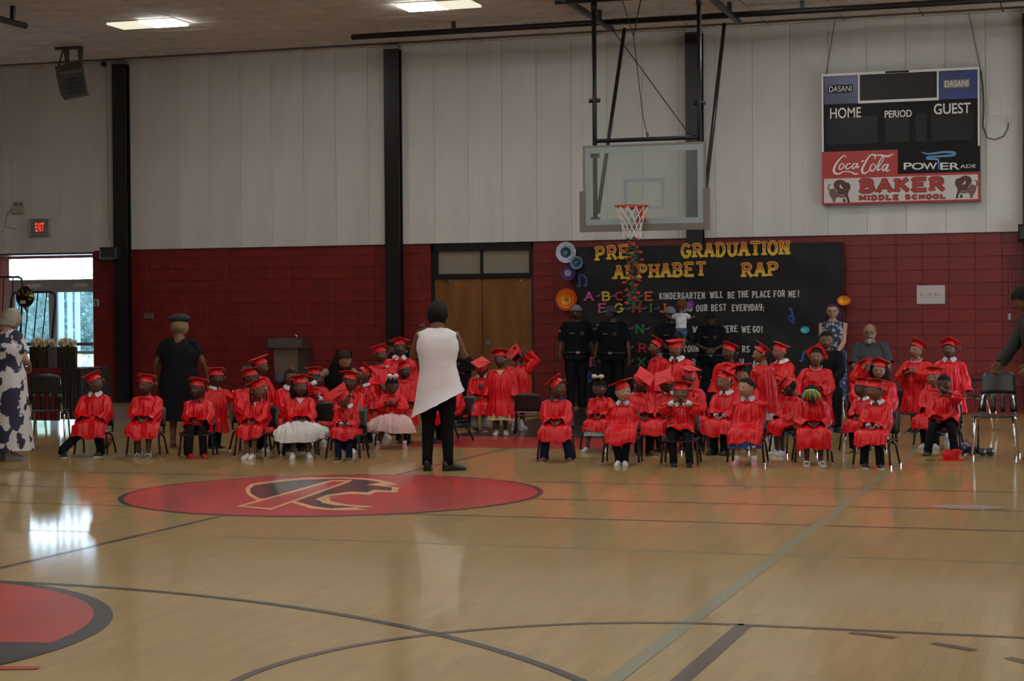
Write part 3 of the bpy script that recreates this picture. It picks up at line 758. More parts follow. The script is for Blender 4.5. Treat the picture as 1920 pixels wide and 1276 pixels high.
word('SCHOOL', 728, 1126, 1076, 1156, .034, .026, (blk3, red_l), na, SY - .009, slope=-6, gap=.3)
def poly_px(name, pts, mat, parent, y, mirror=None, dv=0):
    P = []
    for u, v in pts:
        if mirror: u = 2 * mirror - u
        q = oy(1530 + u / 4.4, 110 + (v + dv) / 4.4, SY); P.append((q[0], y, q[2]))
    o = MB().add(P, [tuple(range(len(P)))]).build(name, mat, parent)
    fix_normals(o.data); return o
for mir, dv in ((None, 0), (716, -34)):
    kk = dict(mirror=mir, dv=dv)
    poly_px('emblem_haunch', [(108, 1095), (118, 1078), (150, 1068), (185, 1110), (205, 1128), (240, 1120), (245, 1140), (215, 1148), (180, 1140), (165, 1150), (160, 1182), (140, 1186), (136, 1160), (128, 1150), (112, 1125)], brn2, na, SY - .0092, **kk)
    poly_px('emblem_hump', [(145, 1035), (160, 1008), (195, 996), (225, 1002), (245, 1018), (270, 1022), (285, 1045), (284, 1075), (270, 1095), (262, 1120), (272, 1150), (258, 1165), (245, 1140), (235, 1118), (205, 1125), (185, 1112), (170, 1085), (152, 1065)], brn, na, SY - .0100, **kk)
    poly_px('emblem_hoof', [(222, 1160), (240, 1150), (245, 1182), (225, 1182)], blk3, na, SY - .0100, **kk)
    poly_px('emblem_hoof', [(258, 1150), (272, 1150), (280, 1186), (260, 1186)], blk3, na, SY - .0100, **kk)
    poly_px('emblem_horn', [(195, 1045), (205, 1040), (212, 1058), (228, 1068), (212, 1072), (198, 1062)], plain((.7, .68, .62), .5), na, SY - .0108, **kk)
    brush('emblem_tail', [[(lambda q: (q[0], q[2]))(oy(1530 + ((2 * mir - u) if mir else u) / 4.4, 110 + (v + dv) / 4.4, SY)) for u, v in ((118, 1088), (102, 1075), (105, 1050), (118, 1035))]], SY - .0095, blk3, na, .008)
# what hangs and powers the scoreboard
for u0, v0, u1, v1 in ((1548, 142, 1566, 36), (1838, 128, 1816, 24)):
    a, b = oy(u0, v0, YW - .1), oy(u1, v1, YW - .1)
    MB().tube([tuple(a), tuple(b)], .008, 6).build('hanging_cable', plain((.16, .15, .15), .6), sb)
cp = [oy(u, v, YW - .07) for u, v in ((1838, 130), (1843, 160), (1845, 200), (1843, 235), (1851, 258), (1865, 262), (1882, 255), (1890, 240), (1891, 228))]
MB().tube([tuple(p) for p in cp], .008, 6).build('power_cord', M['black_metal'], sb, True)
a, b = oy(1886, 219, YW - .055), oy(1896, 233, YW - .055)
tag(MB().box((a[0], YW - .075, b[2]), (b[0], YW - .045, a[2])).box((a[0] + .02, YW - .08, b[2] + .03), (b[0] - .02, YW - .074, b[2] + .05)).build('wall_outlet', plain((.5, .48, .46), .5)), 'small white wall outlet right of the scoreboard', 'outlet')
a, b = oy(1853, 186, YW - .055), oy(1878, 217, YW - .055)
tag(chamfer_box(b[0] - a[0], .01, a[2] - b[2], .004).build('access_panel', M['white'], None, False, ((a[0] + b[0]) / 2, YW - .057, (a[2] + b[2]) / 2)), 'square white access panel between scoreboard and outlet', 'panel')

# ------------------------------------------------------------------ the black paper banner
BN = YW - .25
b0, b1 = oy(1076, 462, BN), oy(1581, 452, BN)
bn = thing('banner', 'black paper banner lettered PRE- GRADUATION ALPHABET RAP', 'banner')
nx, nz = 60, 40; zt, zb = 2.66, .06
V = [(b0[0] + (b1[0] - b0[0]) * i / nx, BN + .008 * sin(i * .9 + 2 * sin(j * .31)) * sin(j * .37 + i * .13) + .006 * sin(i * .23 + j * .5), zb + (zt - zb) * j / nz) for j in range(nz + 1) for i in range(nx + 1)]
Fc = [(j * (nx + 1) + i, j * (nx + 1) + i + 1, (j + 1) * (nx + 1) + i + 1, (j + 1) * (nx + 1) + i) for j in range(nz) for i in range(nx)]
bp_ = principled('black_paper', (.011, .011, .012), .55, 0, .3)
MB().add(V, Fc).build('paper', bp_, bn, True)
LY = BN - .022
gold = plain((.68, .42, .04), .5); gred = plain((.44, .07, .015), .5); wht = plain((.55, .54, .52), .6); purp = plain((.26, .06, .34), .6)
cols = dict(p=plain((.55, .07, .28), .6), y=plain((.55, .45, .03), .6), r=plain((.40, .02, .03), .6), g=plain((.02, .20, .06), .6), o=plain((.55, .12, .02), .6))
kw = dict(scale=1., off=(0, 0), plane=BN)
for s_, u0, v0, u1, v1, sl in (('PRE', 1115, 465, 1181, 488, -6), ('GRADUATION', 1276, 459, 1482, 482, -7), ('ALPHABET', 1150, 499, 1326, 522, -7), ('RAP', 1389, 495, 1462, 518, -3)):
    word(s_, u0, v0, u1, v1, .052, .048, (gold, gred), bn, LY, slope=sl, zm=(-1, .5), gap=.24, thin=.42, **kw)
word('-', 1180, 463, 1189, 485, .03, 0, (gold,), bn, LY, **kw)
def row(items, v, h=15):
    for ch, u, c in items:
        w_ = 16
        a = oy(u - w_ / 2, v + h / 2, BN); b = oy(u + w_ / 2, v - h / 2, BN)
        letter(ch, (a[0], b[0], a[2], b[2]), LY, cols[c], bn, .030, .028)
row([('A', 1105, 'p'), ('B', 1137, 'y'), ('C', 1162, 'r'), ('D', 1188, 'g'), ('E', 1217, 'o')], 555)
row([('F', 1130, 'p'), ('G', 1161, 'y'), ('H', 1194, 'r'), ('I', 1221, 'g'), ('J', 1245, 'o')], 577)
row([('L', 1128, 'y'), ('N', 1200, 'g')], 616)
row([('R', 1205, 'r')], 652)
row([('T', 1108, 'p'), ('X', 1203, 'g')], 678)
for u, v in ((1122, 554), (1149, 554), (1174, 554), (1202, 554), (1177, 578), (1208, 577), (1232, 577), (1116, 616), (1185, 614), (1215, 615), (1183, 651), (1217, 651), (1121, 677), (1184, 676), (1218, 676)):
    P = [oy(u + a, v + b, BN) for a, b in ((-5, 2), (4, 2), (4, -1), (6, -3), (3, -3), (1, 0), (-5, 0))]
    MB().add([(p[0], LY, p[2]) for p in P], [tuple(range(len(P)))]).build('arrow', purp, bn); fix_normals(bn.children[-1].data)
for s_, u0, u1, v in (('KINDERGARTEN', 1236, 1323, 555), ('WILL', 1331, 1357, 553), ('BE', 1364, 1379, 553), ('THE', 1383, 1405, 552), ('PLACE', 1410, 1446, 552), ('FOR', 1450, 1473, 551), ('ME', 1478, 1494, 551), ('!', 1494, 1501, 550),
                      ('DID', 1281, 1300, 578), ('OUR', 1305, 1328, 578), ('BEST', 1333, 1363, 577), ('EVERYDAY', 1372, 1430, 577), (':', 1429, 1435, 578),
                      ('W', 1298, 1309, 617), ('HERE', 1354, 1384, 617), ('WE', 1390, 1409, 617), ('GO', 1411, 1426, 617), ('!', 1426, 1432, 617),
                      ('COUNT', 1282, 1318, 654), ('RS', 1391, 1407, 654), ('1', 1414, 1420, 654), ('.', 1420, 1423, 654), ('2', 1424, 1431, 654),
                      ('R', 1297, 1306, 679), ('F', 1352, 1360, 679), ('Y', 1387, 1396, 678), ('AND', 1411, 1434, 682),
                      ('W', 1212, 1222, 718), ('T', 1307, 1315, 718), ('R', 1328, 1338, 718), ('M', 1328, 1336, 756)):
    word(s_, u0, v - 5.5, u1, v + 5.5, .019, .013, (wht,), bn, LY, gap=.3, slope=-1.5 if len(s_) > 2 else 0, **kw)
bl = plain((.03, .08, .32), .6)
def bx(pts): return [(lambda q: (q[0], q[2]))(oy(u, v, BN)) for u, v in pts]
brush('music_note', [bx(s_) for s_ in ([(1088, 535), (1087, 516), (1098, 519), (1101, 533)], [(1089, 535), (1086, 537), (1085, 535), (1089, 534)], [(1102, 533), (1098, 536), (1097, 534), (1102, 532)])], LY, bl, bn, .014)
brush('music_note', [bx(s_) for s_ in ([(1106, 698), (1104, 706), (1106, 716), (1111, 707), (1110, 700), (1105, 697)],)], LY, bl, bn, .016)
brush('treble_clef', [bx(s_) for s_ in ([(1484, 604), (1488, 605), (1489, 600), (1484, 578), (1481, 579), (1486, 588), (1479, 594), (1482, 600), (1489, 598), (1488, 592), (1483, 595)],)], LY, bl, bn, .010)
brush('music_note', [bx(s_) for s_ in ([(1505, 676), (1508, 660), (1520, 658), (1519, 672)], [(1500, 677), (1505, 675)])], LY, bl, bn, .016)

# ------------------------------------------------------------------ paper flowers
def petal_mesh(L, wd, up, mat, name='petal'):
    b = MB(); n, m_ = 4, 4; V = []
    for i in range(m_ + 1):
        t = i / m_; w_ = wd * (sin(pi * min(t * .55 + .12, 1)) ** .8)
        for j in range(n + 1):
            s_ = j / n * 2 - 1
            V.append((s_ * w_, -(up * t * t + .25 * w_ * s_ * s_) - .004, L * t * (1 - .12 * s_ * s_)))
    b.add(V, [(i * (n + 1) + j, i * (n + 1) + j + 1, (i + 1) * (n + 1) + j + 1, (i + 1) * (n + 1) + j) for i in range(m_) for j in range(n)])
    return b.mesh(name, mat, True)
def flower(u, v, plane, rpx, layers, centre, label, squash=1.):
    p = oy(u, v, plane); q = oy(u + rpx, v, plane); r = q[0] - p[0]
    t = tag(obj('paper_flower', None, None, (p[0], plane, p[2]), None, (1, 1, squash)), label, 'paper flower', 'paper flowers around the banner')
    for k, (fr_, col, n, up) in enumerate(layers):
        me = petal_mesh(r * fr_, r * fr_ * .5, r * up, plain(col, .7))
        for i in range(n): obj('petal', me, t, (0, -.012 * k, 0), (0, 2 * pi * (i + .5 * (k % 2)) / n, 0))
    if plane - .1 < BN: MB().box((-.035, .004, -.02), (-.02, YW - plane - .008, .02)).build('tape_tab', plain((.3, .3, .3), .7), t)
    cb = MB()
    for i in range(9): cb.ball((R.uniform(-.1, .1) * r, -.02 * len(layers) - .01, R.uniform(-.1, .1) * r), r * .09, 6, 5)
    cb.build('flower_centre', plain(centre, .6), t, True)
FY = YW - .03
flower(1063, 473, BN - .03, 19, [(1, (.72, .72, .80), 9, .3), (.72, (.76, .76, .84), 8, .35), (.5, (.03, .13, .38), 8, .3), (.32, (.05, .25, .45), 6, .3)], (.55, .35, .05), 'large white and blue paper flower at the top corner of the banner')
flower(1082, 492, BN - .06, 12, [(1, (.25, .40, .46), 8, .3), (.75, (.04, .20, .32), 8, .3), (.45, (.02, .10, .26), 6, .3)], (.55, .4, .1), 'small teal paper flower below the white and blue one')
flower(1067, 511, BN - .03, 14, [(1, (.09, .04, .22), 9, .3), (.75, (.13, .06, .28), 8, .3), (.45, (.45, .40, .50), 8, .3)], (.4, .3, .15), 'purple paper flower with pale middle left of the banner')
flower(1064, 561, BN - .03, 20, [(1, (.85, .15, .012), 9, .3), (.8, (.90, .22, .02), 8, .35), (.5, (.90, .36, .04), 7, .3)], (.25, .35, .08), 'big orange paper flower beside the pink letter A')
flower(1583, 563, BN - .03, 13, [(1, (.90, .30, .015), 8, .3), (.7, (.92, .42, .03), 6, .4)], (.6, .3, .02), 'orange paper flower on the right edge of the banner', .72)
flower(1510, 618, BN - .02, 8.5, [(1, (.07, .48, .54), 6, .3), (.6, (.14, .60, .65), 5, .4)], (.10, .42, .45), 'tiny turquoise paper flower on the black banner', .8)
flower(1295, 570, BN - .02, 7.5, [(1, (.24, .08, .38), 7, .3), (.6, (.30, .12, .45), 5, .4)], (.3, .12, .45), 'tiny purple paper flower over the word DID')

# ------------------------------------------------------------------ rose garland under the net
gt = thing('rose_garland', 'garland of red roses and green leaves hanging from the basketball net', 'garland', (0, 0, 0))
gx, gy = rc_[0] + .02, rc_[1]
MB().tube([(gx + .02 * sin(i), gy, 2.63 - .105 * i) for i in range(10)], .008, 6).build('stem', plain((.05, .10, .03), .7), gt)
rose = MB()
rose.ball((0, 0, 0), (.022, .022, .02), 8, 6)
for k in range(5):
    a = 2 * pi * k / 5; rose.ball((.014 * cos(a), .014 * sin(a), -.004), (.018, .018, .017), 6, 5)
rose = rose.mesh('rose', principled('rose_red', (.42, .012, .015), .6), True)
for i in range(26):
    z = 2.60 - .92 * (i + .5) / 26; a = i * 2.4
    obj('rose', rose, gt, (gx + (.06 + .035 * (i % 3)) * cos(a), gy + .06 * sin(a) - .02, z), None, [1. + .25 * ((i * 7) % 4) / 3] * 3)
lf = MB()
for i in range(230):
    z = 2.62 - 1.0 * R.random(); a = R.uniform(0, 2 * pi); r = R.uniform(.01, .11); p = np.array([gx + r * cos(a), gy + .8 * r * sin(a), z])
    d = np.array([R.uniform(-1, 1), R.uniform(-.6, .6), R.uniform(-1, .4)]); d /= np.linalg.norm(d); n_ = np.cross(d, [.3, 1, .2]); n_ /= np.linalg.norm(n_); L = R.uniform(.035, .06)
    lf.add([p, p + d * L * .5 + n_ * L * .28, p + d * L, p + d * L * .5 - n_ * L * .28], [(0, 1, 2, 3)])
tag(lf.build('leaves', [principled('garland_leaf', (.05, .12, .05), .6)], gt), kind='stuff')
# ------------------------------------------------------------------ people
def rotm(rx, ry, rz):
    a, b, c = radians(rx), radians(ry), radians(rz)
    X = np.array([[1, 0, 0], [0, cos(a), -sin(a)], [0, sin(a), cos(a)]]); Y = np.array([[cos(b), 0, sin(b)], [0, 1, 0], [-sin(b), 0, cos(b)]]); Z = np.array([[cos(c), -sin(c), 0], [sin(c), cos(c), 0], [0, 0, 1]])
    return Z @ X @ Y
def m4(Rm, t, s=1.):
    mm = Matrix.Identity(4)
    for i in range(3):
        for j in range(3): mm[i][j] = float(Rm[i][j] * s)
        mm[i][3] = float(t[i])
    return mm
NL, NM = 52, 38
def _head():
    lam = np.linspace(-pi, pi, NL, endpoint=False); phi = np.linspace(-pi / 2, pi / 2, NM + 1)
    L_, P_ = np.meshgrid(lam, phi)
    x = .385 * np.cos(P_) * np.sin(L_); y = -.465 * np.cos(P_) * np.cos(L_); z = .5 * np.sin(P_)
    t = np.clip((-.05 - z) / .45, 0, 1)
    x = x * (1 - .36 * t ** 2)
    y = np.where(y > 0, y * (1.03 - .72 * t ** 1.2), y * (1 - .06 * t))
    f = np.clip((-y - .22) / .12, 0, 1)
    y = np.where(y < -.32, -.32 + (y + .32) * .8, y)
    ax = np.abs(x)
    g = lambda a, c, s: np.exp(-((a - c) / s) ** 2)
    y = y - f * (.085 * g(x, 0, .06) * g(z, -.105, .06) + .05 * g(x, 0, .042) * g(z, -.02, .08) + .03 * g(ax, .06, .03) * g(z, -.125, .03) - .038 * g(ax, .165, .07) * g(z, .015, .05)
         + .014 * g(ax, .16, .1) * g(z, .095, .03) + .034 * g(x, 0, .105) * g(z, -.245, .022) + .032 * g(x, 0, .09) * g(z, -.292, .024) - .02 * g(x, 0, .1) * g(z, -.34, .03) + .03 * g(x, 0, .1) * g(z, -.42, .06) + .02 * g(ax, .2, .09) * g(z, -.16, .09))
    V = np.stack([x, y, z], -1).reshape(-1, 3)
    Fc = [(r * NL + k, r * NL + (k + 1) % NL, (r + 1) * NL + (k + 1) % NL, (r + 1) * NL + k) for r in range(NM) for k in range(NL)]
    return V, Fc, np.degrees(L_).reshape(-1)
HV, HF, HLAM = _head()
HC = np.array([HV[list(f)].mean(0) for f in HF]); HL = np.array([np.degrees(atan2(c[0], -c[1])) for c in HC])
HMI = np.zeros(len(HF), int)
fr_ = (HC[:, 1] < -.25)
HMI[fr_ & (np.abs(HC[:, 0]) < .115) & (np.abs(HC[:, 2] + .268) < .036)] = 1
HMI[fr_ & (np.abs(np.abs(HC[:, 0]) - .165) < .085) & (np.abs(HC[:, 2] - .125) < .014)] = 2
_front = lambda x, z: HV[(HV[:, 1] < 0)][np.argmin((np.abs(HV[HV[:, 1] < 0][:, 0] - x) + np.abs(HV[HV[:, 1] < 0][:, 2] - z)))][1]
EYE_Y = _front(.165, .015) + .040
eb = MB().ball((0, 0, 0), .062, 14, 12)
ec = [np.mean([eb.v[i] for i in f], 0) for f in eb.f]
eb.m = [1 if c[1] < -.048 else 0 for c in ec]
EYE_ME = eb.mesh('eye', [principled('eye_white', (.55, .53, .50), .25), principled('eye_dark', (.012, .007, .005), .15)], True)
def hair_part(scale, line, top=None, name='hair', mat=None, jitter=0.):
    """shell lifted off the head above a hairline given by longitude"""
    keep = [i for i in range(len(HF)) if HC[i][2] > np.interp(abs(HL[i]), [0, 45, 70, 95, 125, 180], line)]
    used = sorted({v for i in keep for v in HF[i]}); ix = {v: k for k, v in enumerate(used)}
    rg = np.random.RandomState(3)
    V = HV[used] * scale + np.array([0, .012, .012]) + jitter * rg.uniform(-1, 1, (len(used), 3))
    b = MB().add(V, [tuple(ix[v] for v in HF[i]) for i in keep])
    return b
SKIN = {k: add_bump(principled('skin_' + k, c, .5, 0, .4), (60, 60, 60), .1, .002) for k, c in dict(dark=(.064, .032, .020), deep=(.098, .046, .028), brown=(.16, .075, .043), tan=(.24, .125, .075), fair=(.40, .235, .165)).items()}
LIP = {k: principled('lip_' + k, c, .4) for k, c in dict(dark=(.075, .028, .024), deep=(.10, .036, .028), brown=(.16, .055, .042), tan=(.27, .10, .08), fair=(.40, .15, .13)).items()}
HAIRC = {k: add_bump(principled('hair_' + k, c, .65, 0, .15), (25, 25, 9), .7, .02, 4) for k, c in dict(black=(.010, .008, .008), brown=(.030, .016, .010), grey=(.30, .28, .24), blond=(.24, .17, .09), purple=(.060, .018, .060), bright=(.12, .05, .02)).items()}
HAIRL = {'short': (1.035, [.27, .26, .10, .02, -.18, -.26]), 'crop': (1.015, [.25, .24, .06, -.02, -.22, -.30]), 'afro': (1.20, [.20, .19, .05, -.12, -.36, -.42]), 'bob': (1.18, [.26, .22, -.05, -.22, -.40, -.44])}
HAIR_ME = {}
def hair_mesh(kind, colour):
    k = (kind, colour)
    if k in HAIR_ME: return HAIR_ME[k]
    base = kind.split('_')[0]
    sc_, ln = HAIRL.get(base, HAIRL['short'])
    b = hair_part(sc_, ln, jitter=.006 if base in ('afro', 'bob') else .002)
    def curtain(zend, rx, ry, cy):
        n, m_ = 26, 12; V = []
        for i in range(m_ + 1):
            t = i / m_; z = .30 + (zend - .30) * t; w = rx * (.88 + .3 * sin(pi * min(t * .8, 1))) * (1 - .12 * t); dd = ry * (1 - .1 * t)
            for q in range(n):
                a = 2 * pi * q / n; rp = 1 + .05 * sin(7 * a + i) + .03 * sin(13 * a)
                V.append((w * cos(a) * rp, cy + .06 * t + dd * sin(a) * rp, z))
        b.add(V, [(i * n + q, i * n + (q + 1) % n, (i + 1) * n + (q + 1) % n, (i + 1) * n + q) for i in range(m_) for q in range(n)] + [tuple(m_ * n + q for q in range(n))])
    if base == 'long': curtain(-1.15, .56, .38, .13)
    if base == 'nape': curtain(-.42, .47, .33, .14)
    if base == 'mid': curtain(-.72, .48, .30, .19)
    if base == 'bun': b.ball((0, .12, .56), (.22, .20, .17), 12, 8)
    if base == 'lowbun': b.ball((0, .46, .12), (.2, .18, .18), 12, 8)
    if base == 'puff':
        for q in range(7): b.ball((.12 * cos(q), .02 + .12 * sin(q), .58 + .04 * (q % 2)), .14, 8, 6)
    if base == 'braids':
        for q in range(9):
            a = radians(100 + 160 * q / 8 - 90); x, y = .40 * sin(a - pi / 2 + pi / 2) , .40 * cos(a)
            a2 = radians(75 + 210 * q / 8); x, y = .42 * sin(a2), -.42 * cos(a2)
            b.tube([(x, y, .05), (x * 1.08, y * 1.08, -.25), (x * 1.05, y * 1.05, -.62)], [.05, .045, .03], 6)
    HAIR_ME[k] = b.mesh('hair', HAIRC[colour], True)
    return HAIR_ME[k]
# satin
def satin(name, col):
    mt = principled(name, col, .38, 0, .36, **{'Sheen Weight': .0})
    add_bump(mt, (15, 15, 3), .6, .03, 1)
    return random_tint(mt, .08)
M['gown'] = satin('red_satin', (.60, .003, .009))
M['cap'] = random_tint(add_bump(principled('red_cap_cloth', (.60, .008, .013), .48, 0, .5), (7, 7, 5), .35, .03, 2), .08)
M['tassel'] = principled('dark_red_cord', (.10, .008, .012), .6)
M['gold'] = principled('gold', (.6, .42, .12), .3, 1.)
# graduation cap in head units
_k = [i for i in range(len(HF)) if HC[i][2] > .10 - .10 * HC[i][1]]
_u = sorted({v for i in _k for v in HF[i]}); _ix = {v: k for k, v in enumerate(_u)}
_V = HV[_u] * 1.085 + np.array([0, .01, 0.])
_V[:, 2] = np.where(_V[:, 2] > .44, .44 + (_V[:, 2] - .44) * .3, _V[:, 2])
_rr = np.hypot(_V[:, 0], _V[:, 1]); _V[:, 2] += np.clip((.36 - _rr) * .5, 0, .10)
CAP_ME = MB().add(_V, [tuple(_ix[v] for v in HF[i]) for i in _k]).mesh('graduation_cap', M['cap'], True)
_hb = .50
BOARD_ME = MB().box((-_hb, -_hb, .53), (_hb, _hb, .56)).mesh('mortarboard', M['cap'])
BUTTON_ME = MB().ball((0, 0, .565), (.045, .045, .02), 10, 6).mesh('button', M['cap'], True)
tb = MB(); tb.tube([(0, 0, .575), (.3, -.3, .567), (.48, -.42, .567), (.505, -.42, .50), (.505, -.42, .16)], .014, 6); tb.tube([(.505, -.42, .18), (.505, -.42, .14), (.505, -.42, -.18)], [.012, .03, .045], 8); tb.tube([(.505, -.42, .17), (.505, -.42, .09)], .035, 8, 1)
TASSEL_ME = tb.mesh('tassel', [M['tassel'], M['gold']], True)
# hands and shoes
def hand_geo(curl=30., spread=6., point=False):
    b = MB()
    V = []; n = 10
    for t, w, h in ((-.08, .13, .11), (.05, .15, .10), (.2, .19, .085), (.38, .21, .075), (.5, .20, .06), (.54, .15, .04)):
        for k in range(n):
            a = 2 * pi * k / n; V.append((t, w * cos(a), h * sin(a)))
    b.add(V, [(i * n + k, i * n + (k + 1) % n, (i + 1) * n + (k + 1) % n, (i + 1) * n + k) for i in range(5) for k in range(n)] + [tuple(range(n))[::-1], tuple(5 * n + k for k in range(n))])
    for i, (y, L_) in enumerate(((.155, .40), (.055, .45), (-.05, .42), (-.145, .33))):
        c = 6 if (point and i == 0) else curl * (1 + .12 * i)
        a = 0.; p = np.array([.47, y, 0.]); pts = [p]; yaw = radians(spread * (1.5 - i))
        for q, fr in enumerate((.45, .32, .23)):
            a += radians(c * (.7, 1, .8)[q]); d = np.array([cos(a) * cos(yaw), cos(a) * sin(yaw), -sin(a)]); p = p + d * L_ * fr; pts.append(p)
        b.tube(pts, [.058, .052, .046, .030], 7)
    b.tube([(.10, .15, -.02), (.24, .27, -.06), (.36, .31, -.10), (.46, .31, -.13)], [.07, .058, .05, .03], 7)
    return np.array(b.v), b.f
HANDS = {'relax': hand_geo(28), 'flat': hand_geo(10), 'grip': hand_geo(60, 2), 'point': hand_geo(70, 2, True)}
def shoe_mesh(kind, mat, sole):
    """toe towards -y, heel under the ankle, length 1"""
    b = MB(); n = 14
    prof = [(.22, .10, .30), (.20, .145, .40), (.05, .165, .42), (-.15, .165, .34), (-.35, .185, .23), (-.55, .18, .17), (-.70, .13, .12), (-.77, .05, .07)]
    if kind == 'boot': prof = [(p[0], p[1] * 1.08, p[2] * (1.75 if p[0] > 0 else 1.15)) for p in prof]
    V = []
    for y, w, h in prof:
        for k in range(n):
            a = 2 * pi * k / n; zz = .05 + max(sin(a), -.12) * h; V.append((w * cos(a), y, max(zz, .045)))
    fs = [(i * n + k, i * n + (k + 1) % n, (i + 1) * n + (k + 1) % n, (i + 1) * n + k) for i in range(len(prof) - 1) for k in range(n)] + [tuple(range(n))[::-1], tuple((len(prof) - 1) * n + k for k in range(n))]
    if kind == 'sandal':
        b.tube([(-.17, -.35, .05), (-.12, -.36, .20), (0, -.37, .25), (.12, -.36, .20), (.17, -.35, .05)], .045, 6, 0); b.tube([(-.16, -.08, .05), (-.12, -.06, .30), (0, -.05, .36), (.12, -.06, .30), (.16, -.08, .05)], .045, 6, 0); b.tube([(-.13, .12, .08), (-.12, .1, .36), (0, .2, .40), (.12, .1, .36), (.13, .12, .08)], .035, 6, 0)
    else: b.add(V, fs, 0)
    up = b.mesh('shoe', mat, True)
    s_ = MB(); out = [(.10, .24), (.155, .15), (.165, 0), (.16, -.2), (.19, -.42), (.18, -.60), (.12, -.74), (0, -.80)]
    pl = out + [(-x, y) for x, y in out[-2::-1]]
    s_.prism(pl, 0, .055, 0, 'z')
    if kind == 'heel': s_.box((-.10, .02, -.0), (.10, .22, .05))
    return up, s_.mesh('sole', sole)
SHOES = {}
def shoe(kind, col, solec):
    k = (kind, col, solec)
    if k not in SHOES:
        SHOES[k] = shoe_mesh(kind, plain(col, .4), plain(solec, .6))
        fix_normals(SHOES[k][1])
    return SHOES[k]
CH = dict(hip=.50, tor=.33, neck=.045, hh=.20, sw=.108, cw=.125, cd=.082, ww=.105, wd=.085, hw=.115, hd=.09, ua=.165, fa=.145, hand=.105, thigh=.24, hipx=.052, kx=.075, leg=(.058, .043, .040, .027), arm=(.034, .028, .020), nr=.037, foot=.20, vox=.011, knee=.275, ank=.05)
AD = dict(hip=.90, tor=.525, neck=.052, hh=.235, sw=.172, cw=.185, cd=.125, ww=.155, wd=.125, hw=.185, hd=.135, ua=.30, fa=.25, hand=.185, thigh=.43, hipx=.088, kx=.13, leg=(.088, .06, .055, .037), arm=(.050, .040, .028), nr=.057, foot=.255, vox=.017, knee=.48, ank=.075)
SEAT = .275
def loft_mesh(rings, n=40, per=4, pleat_n=15, seed=0, crumple=.004, dip=0., hem=0.):
    """rings: (centre, u, v, ru, rv_front, rv_back, pleat); Catmull-Rom between them; theta 90 deg is the front"""
    rg = np.random.RandomState(seed); ph = rg.uniform(0, 6.28, 12)
    A = [np.concatenate([np.array(r[0], float), np.array(r[1], float), np.array(r[2], float), [r[3], r[4], r[5], r[6]]]) for r in rings]
    Q = []
    for i in range(len(A) - 1):
        p0, p1, p2, p3 = A[max(i - 1, 0)], A[i], A[i + 1], A[min(i + 2, len(A) - 1)]
        for t in np.linspace(0, 1, per, endpoint=False): Q.append(.5 * (2 * p1 + (p2 - p0) * t + (2 * p0 - 5 * p1 + 4 * p2 - p3) * t * t + (3 * p1 - p0 - 3 * p2 + p3) * t ** 3))
    Q.append(A[-1]); Q = np.array(Q); m_ = len(Q)
    th = np.linspace(0, 2 * pi, n, endpoint=False); co, si = np.cos(th), np.sin(th)
    ii = np.arange(m_)[:, None] / m_
    pl = np.sin(pleat_n * th[None] + ph[0] + 1.2 * np.sin(2 * th[None] + ph[1]) + 1.5 * ii) * .6 + np.sin((pleat_n * .55) * th[None] + ph[2] + 3 * ii) * .5 + np.sin(3 * th[None] + ph[3] + 5 * ii) * .35
    rad = 1 + Q[:, 12:13] * pl
    rv = np.where(si[None] > 0, Q[:, 10:11], Q[:, 11:12])
    if dip: rv = rv * (1 - dip * np.clip((ii - .45) * 3, 0, 1) * np.exp(-(co[None] / .28) ** 2) * (si[None] > 0))
    V = Q[:, None, 0:3] + (Q[:, None, 3:6] * (Q[:, 9:10] * co[None] * rad)[..., None]) + (Q[:, None, 6:9] * (rv * si[None] * rad)[..., None])
    V = V.reshape(-1, 3)
    k = 1 / (.03 if crumple < .010 else .09)
    for j in range(4):
        d = rg.normal(size=3); d /= np.linalg.norm(d); w = rg.normal(size=3); w /= np.linalg.norm(w)
        V = V + crumple * .5 * np.sin(k * (1 + .5 * j) * (V @ d) + ph[4 + j])[:, None] * w
    if hem: V[:, 2] += np.repeat(np.clip((np.arange(m_) / m_ - .72) / .28, 0, 1), n) * hem * np.tile(np.sin(2 * th + ph[8]) + .7 * np.sin(5 * th + ph[9]) + .6 * np.cos(th) ** 2, m_)
    Fc = [(i * n + q, (i + 1) * n + q, (i + 1) * n + (q + 1) % n, i * n + (q + 1) % n) for i in range(m_ - 1) for q in range(n)]
    return V, Fc
def ik(S_, W_, l1, l2, pole):
    d = W_ - S_; L_ = np.linalg.norm(d); dn = d / L_; L_ = min(L_, l1 + l2 - .003); L_ = max(L_, abs(l1 - l2) + .01)
    a = (l1 * l1 - l2 * l2 + L_ * L_) / (2 * L_); h = sqrt(max(l1 * l1 - a * a, 0)); p = np.array(pole, float); p = p - dn * (p @ dn); p /= np.linalg.norm(p) + 1e-9
    return S_ + dn * a + p * h, S_ + dn * L_
def remesh(b, vox):
    me = b.mesh('tmp', M['gown']); o = obj('tmp', me)
    md = o.modifiers.new('r', 'REMESH'); md.mode = 'VOXEL'; md.voxel_size = vox; md.use_smooth_shade = True
    ms = o.modifiers.new('s', 'SMOOTH'); ms.iterations = 3; ms.factor = .5
    dg = bpy.context.evaluated_depsgraph_get()
    r = bpy.data.meshes.new_from_object(o.evaluated_get(dg))
    V = np.empty(len(r.vertices) * 3); r.vertices.foreach_get('co', V)
    Fc = [tuple(p.vertices) for p in r.polygons]
    bpy.data.objects.remove(o); bpy.data.meshes.remove(me); bpy.data.meshes.remove(r)
    return V.reshape(-1, 3), Fc
def shaped(name, V, Fc, mat, parent):
    return MB().add(V, Fc).build(name, mat, parent, True)
EX, EY, EZ = np.eye(3)
PN = [0]
